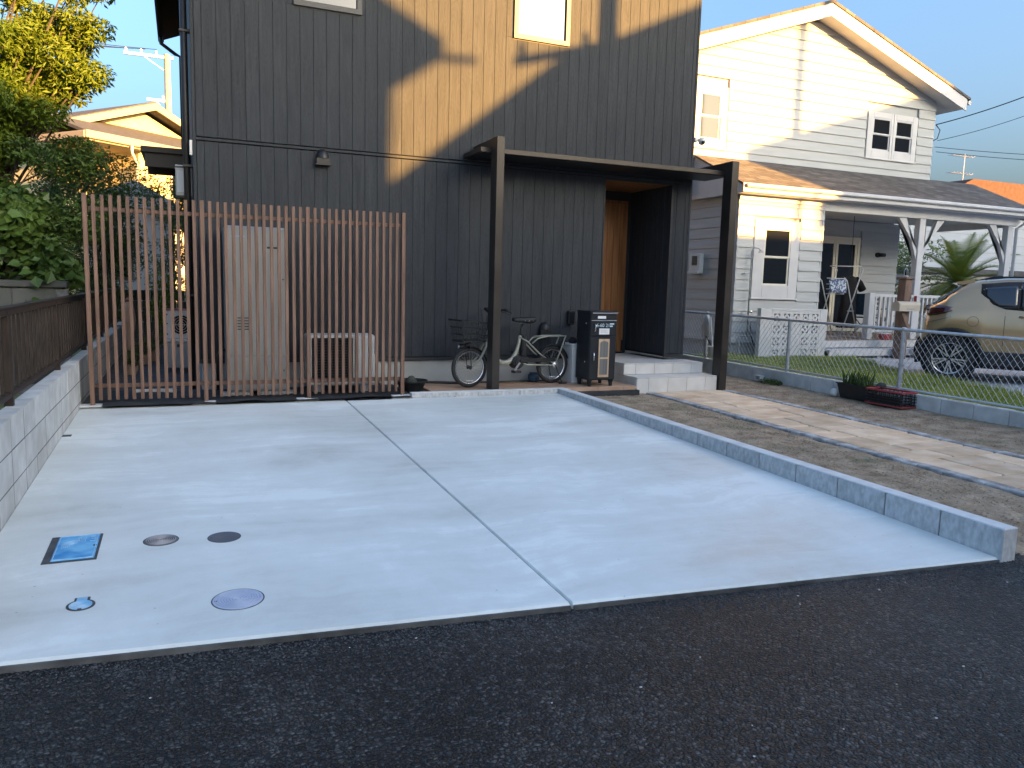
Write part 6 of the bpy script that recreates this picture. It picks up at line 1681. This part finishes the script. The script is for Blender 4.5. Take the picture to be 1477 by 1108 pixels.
def pole(name,label,x,y,h,r_,arms,group,matl=m_polec):
    t=thing(name,label,'utility pole',(x,y,0),group)
    MB().tube([(x,y,-.3),(x,y,h)],[r_,r_*.65],14).build('shaft',matl,t,smooth=True,angle=50)
    for (z,dx,dy,ins) in arms:
        L_=math.hypot(dx,dy); a=MB().bar((x-dx*.15,y-dy*.15,z),(x+dx,y+dy,z),.10,.10).build('crossarm',m_galv,t)
        for k in range(ins):
            f=.25+.7*k/max(1,ins-1); MB().lathe([(.03,0),(.05,.04),(.035,.08),(.05,.12),(.03,.17),(0,.18)],(x+dx*f,y+dy*f,z+.038),10).build('insulator',m_white,a,smooth=True)
        MB().bar((x,y,z-.55),(x+dx*.55,y+dy*.55,z-.03),.03,.03).build('arm_brace',m_galv,t)
    return t
pole('utility_pole','concrete utility pole with crossarm and insulators behind the cream house',-.30,34,9.9,.17,[(9.78,-1.5,0,3),(8.15,-.75,0,1)],'utility poles')
def wire(p0,p1,sag,label,r_=.012,n=14):
    a,b=Vector(p0),Vector(p1); mb=MB()
    mb.tube([a.lerp(b,k/n)+Vector((0,0,-sag*4*(k/n)*(1-k/n))) for k in range(n+1)],r_,4)
    o=mb.build('overhead_wire',m_dark); tag(o,label,'wire','overhead wires'); return o
for k,(dz,nm) in enumerate(((.20,'highest'),(.0,'middle'),(-.15,'lowest'))):
    wire((-.65-.4*k,34,10.0+dz*.2),(-14,36,11.0+dz*1.5),.35,'%s of the thin wires running left from the far utility pole'%nm)
# blue grey house and garage behind the palm
gb_=thing('blue_grey_house','blue grey house wall seen through the porch behind the palm','house',(33,27,.1))
MB().box(27,44,26,34,.1,5.3).build('wall',m_bluehouse,gb_)
for z in [.6+.42*k for k in range(11)]: MB().box(27,44,25.985,25.999,z,z+.02).build('siding_line',m_grey,gb_)
MB().cbox(26.8,44.2,25.8,34.2,5.305,5.45,.02).build('roof',m_casterroof,gb_)
w_=MB().cbox(31.1,31.75,25.95,25.984,3.1,4.7,.01).build('window',m_grey,gb_); MB().box(31.16,31.69,25.944,25.949,3.16,4.64).build('pane',m_glassd,w_)
w_=MB().cbox(32.2,33.4,25.95,25.984,4.5,5.1,.01).build('window',m_white,gb_); MB().box(32.28,33.32,25.944,25.949,4.56,5.04).build('pane',m_bluehouse,w_)
ga=thing('white_garage','white garage with dark roof edge beside the blue grey house','garage',(33,23.5,.1))
MB().box(28,40,23,25.6,.1,2.35).build('wall',m_casterwall,ga); MB().cbox(27.8,40.2,22.8,25.8,2.36,2.6,.02).build('roof_edge',m_casterroof,ga)
for k in range(10): MB().cbox(32.9,36.8,22.97,22.999,.2+.2*k,.39+.2*k,.006).build('shutter_slat',m_offwhite,ga)
dk=thing('delivery_van','white van roof and windscreen seen beyond the porch end','van',(19.6,18.5,.12))
MB().prism([(18.2,.5),(22.4,.5),(22.4,1.75),(19.7,1.82),(18.9,1.25),(18.2,1.15)],19.2,20.9,'Y').build('body',m_white,dk)
MB().prism([(18.95,1.27),(19.65,1.74),(20.6,1.72),(20.6,1.27)],19.185,19.199,'Y').build('side_window',m_glassd,dk)
for x in (19.0,21.6): MB().lathe([(0,-.1),(.3,-.1),(.32,0),(.3,.1),(0,.1)],(x,19.3,.42),20,'Y').build('wheel',m_rubber,dk,smooth=True,angle=40)
rh=thing('red_roof_house','distant house with red brown roof and cream wall at right edge','house',(50,37,.1))
MB().box(45.5,58,36,44,.1,7.6).build('wall',m_beige,rh); MB().prism([(44.2,7.6),(59,7.6),(59,7.8),(56,8.9),(46.6,8.9),(44.2,7.8)],35,45,'Y').build('roof',m_redroof,rh)
an=thing('tv_antenna','television antenna mast on the red brown roof','antenna',(46.9,36,8.9))
MB().tube([(46.9,36,8.85),(46.9,36,10.6)],.03,6).build('mast',m_alu,an)
for z,L_ in ((10.45,1.15),(9.35,1.2)):
    MB().tube([(46.9-L_,36,z),(46.9+L_*.7,36,z)],.022,6).build('boom',m_alu,an)
    for k in range(7): MB().tube([(46.9-L_+.28*k,35.7,z),(46.9-L_+.28*k,36.3,z)],.012,4).build('element',m_alu,an)
p0=onray(1350,180,16.2); p1=onray(1500,131,14.0); wire(p0,p1,.05,'thick service wire rising right from the white house eave',.014)
p0=onray(1352,203,16.0); p1=onray(1490,163,15.0); wire(p0,p1,.05,'thin slanting wire below the service wire at right',.008)
wire(onray(1348,212,16.0),onray(1500,224,15.0),.02,'upper of two thin level wires at right edge',.008); wire(onray(1350,219,16.0),onray(1500,232,15.0),.02,'lower of two thin level wires at right edge',.008)
wl_=MB(); wl_.tube([onray(1350,180,16.2),onray(1356,188,16.2),onray(1352,200,16.2),onray(1346,203,16.2)],.014,6); o=wl_.build('drip_loop',m_dark,smooth=True); tag(o,'looped black service cable at the white house corner','wire')

# ================================================================ ACROSS THE STREET (behind the camera; their shade falls over the plot)
# these houses stand square to the low sun; u runs along their fronts, v towards the sun
CA,SA=math.cos(SUN_AZ),math.sin(SUN_AZ); TE=math.tan(SUN_EL)
def uv(X,Y): return X*CA+Y*SA, X*SA-Y*CA
def prof(P,V):
    out=[]
    for X,z,Y in P:
        u,v=uv(X,Y); out.append((u,z+TE*(V-v)))
    return out
def xy(u,v): return (u*CA+v*SA, u*SA-v*CA)
def street_house(name,label,V,roofP,thick,wall_x0,wall_x1,depth=7.5,matw=None):
    "roofP: roof outline as it shades the facade, left eave to right eave"
    top_=prof(roofP,V); u0=wall_x0; u1=wall_x1
    x_,y_=xy((u0+u1)/2,V); t=thing(name,label,'house',(x_,y_,-.1),'houses across the street',local=True,rz=SUN_AZ)
    uc=(u0+u1)/2
    tp=[(u-uc,h+.1) for u,h in top_]
    def roof_h(u):
        for (a,ha),(b,hb) in zip(tp,tp[1:]):
            if a<=u<=b: return ha+(hb-ha)*(u-a)/(b-a)
        return tp[0][1] if u<tp[0][0] else tp[-1][1]
    a,b=u0-uc,u1-uc
    wp=[(a,0),(b,0),(b,roof_h(b)-thick)]+[(u,h-thick) for u,h in reversed(tp) if a<u<b]+[(a,roof_h(a)-thick)]
    MB().prism(wp,-depth,0,'Y').build('wall',matw or m_casterwall,t)
    MB().prism([(u,h-thick+.004) for u,h in tp]+[(u,h) for u,h in reversed(tp)],-depth-.2,.35,'Y').build('roof',m_casterroof,t)
    w=b-a
    for fx in (.2,.7):
        for fz in (1.0,3.8):
            c0=a+w*fx; o=MB().cbox(c0-.55,c0+.55,.001,.05,fz,fz+1.2,.01).build('window',m_white,t); MB().box(c0-.47,c0+.47,.051,.056,fz+.08,fz+1.12).build('pane',m_glassd,o)
    MB().cbox(a+w*.45-.45,a+w*.45+.45,.001,.06,.1,2.1,.01).build('door',m_brownpost,t)
    return t
ua=lambda X: uv(X,YF)[0]
VA=14.0
street_house('street_house','grey rendered gable house across the street, left of the gap',VA,[(-13,3.2,YF),(-.10,3.45,YF),(-.05,4.45,YF),(1.15,5.10,YF),(2.33,4.53,YF)],.30,ua(-12.5),ua(2.305))
hA=bpy.data.objects['street_house']
uA=(ua(-12.5)+ua(2.305))/2; pA=prof([(2.30,4.545,YF),(2.94,4.24,YF),(2.90,4.14,YF),(2.30,3.72,YF)],VA)
MB().prism([(u-uA,h+.1) for u,h in pA],-.7,.3,'Y').build('shade_eave',m_casterroof,hA)  # short eave piece, shaped for the shadow it throws on the charcoal facade
pS=prof([(2.55,4.005,YF),(3.37,4.055,YF)],VA)
MB().tube([(pS[0][0]-uA,.25,pS[0][1]+.1),(pS[1][0]-uA,.25,pS[1][1]+.1)],.045,8).build('eave_pipe',m_galv,hA)
street_house('street_house','grey rendered barn roofed house across the street, middle of the row',VA,[(1.2,1.65,YF),(4.39,4.16,YF),(6.58,5.2,YF),(7.9,5.85,YF),(10.3,4.5,YF)],.25,ua(2.0),ua(9.7))
street_house('low_sun_blocker','flat roofed grey block added across the street to stop low sun between two gable houses',18.0,[(9.0,2.9,YF),(17.5,2.9,YF)],.2,ua(9.1),ua(17.4),6)  # unseen building added to keep low sun off the lawn, car and porch
uC=uv(12.6,Y1)[0]
street_house('street_house','pale gable house across the street, far right of the row',21.0,[(10.70,4.26,Y2),(15.4,5.83,Y2),(17.5,6.5,Y2),(24.5,4.2,Y2)],.72,uC,uv(23.8,Y2)[0],7.5,m_offwhite)
street_house('long_sun_blocker','long grey block added across the street to shade the blue grey house',26.0,[(23.5,8.3,YF),(60,8.6,YF)],.2,ua(23.6),ua(59.5),8)  # unseen building added so the blue grey house stays in shade
def pole_at(X,z_,Y,V):
    u,v=uv(X,Y); x_,y_=xy(u,V); return x_,y_,z_+TE*(V-v)
x_,y_,h_=pole_at(5.155,4.52,YF,10.0)
pole('utility_pole','concrete utility pole across the street opposite the charcoal house',x_,y_,12.2,.16,[(h_,-.08,-1.97,2),(11.0,.0,-1.4,3)],'utility poles')
x_,y_,h_=pole_at(12.0,6,Y2,18.0)
pole('utility_pole','concrete utility pole across the street opposite the white house',x_,y_,12.6,.17,[(11.4,-1.4,0,3)],'utility poles')
x_,y_,h_=pole_at(11.02,3.25,Y1,16.0)
pole('utility_pole','thin steel service pole across the street opposite the white house',x_,y_,h_,.10,[],'utility poles',m_galv)
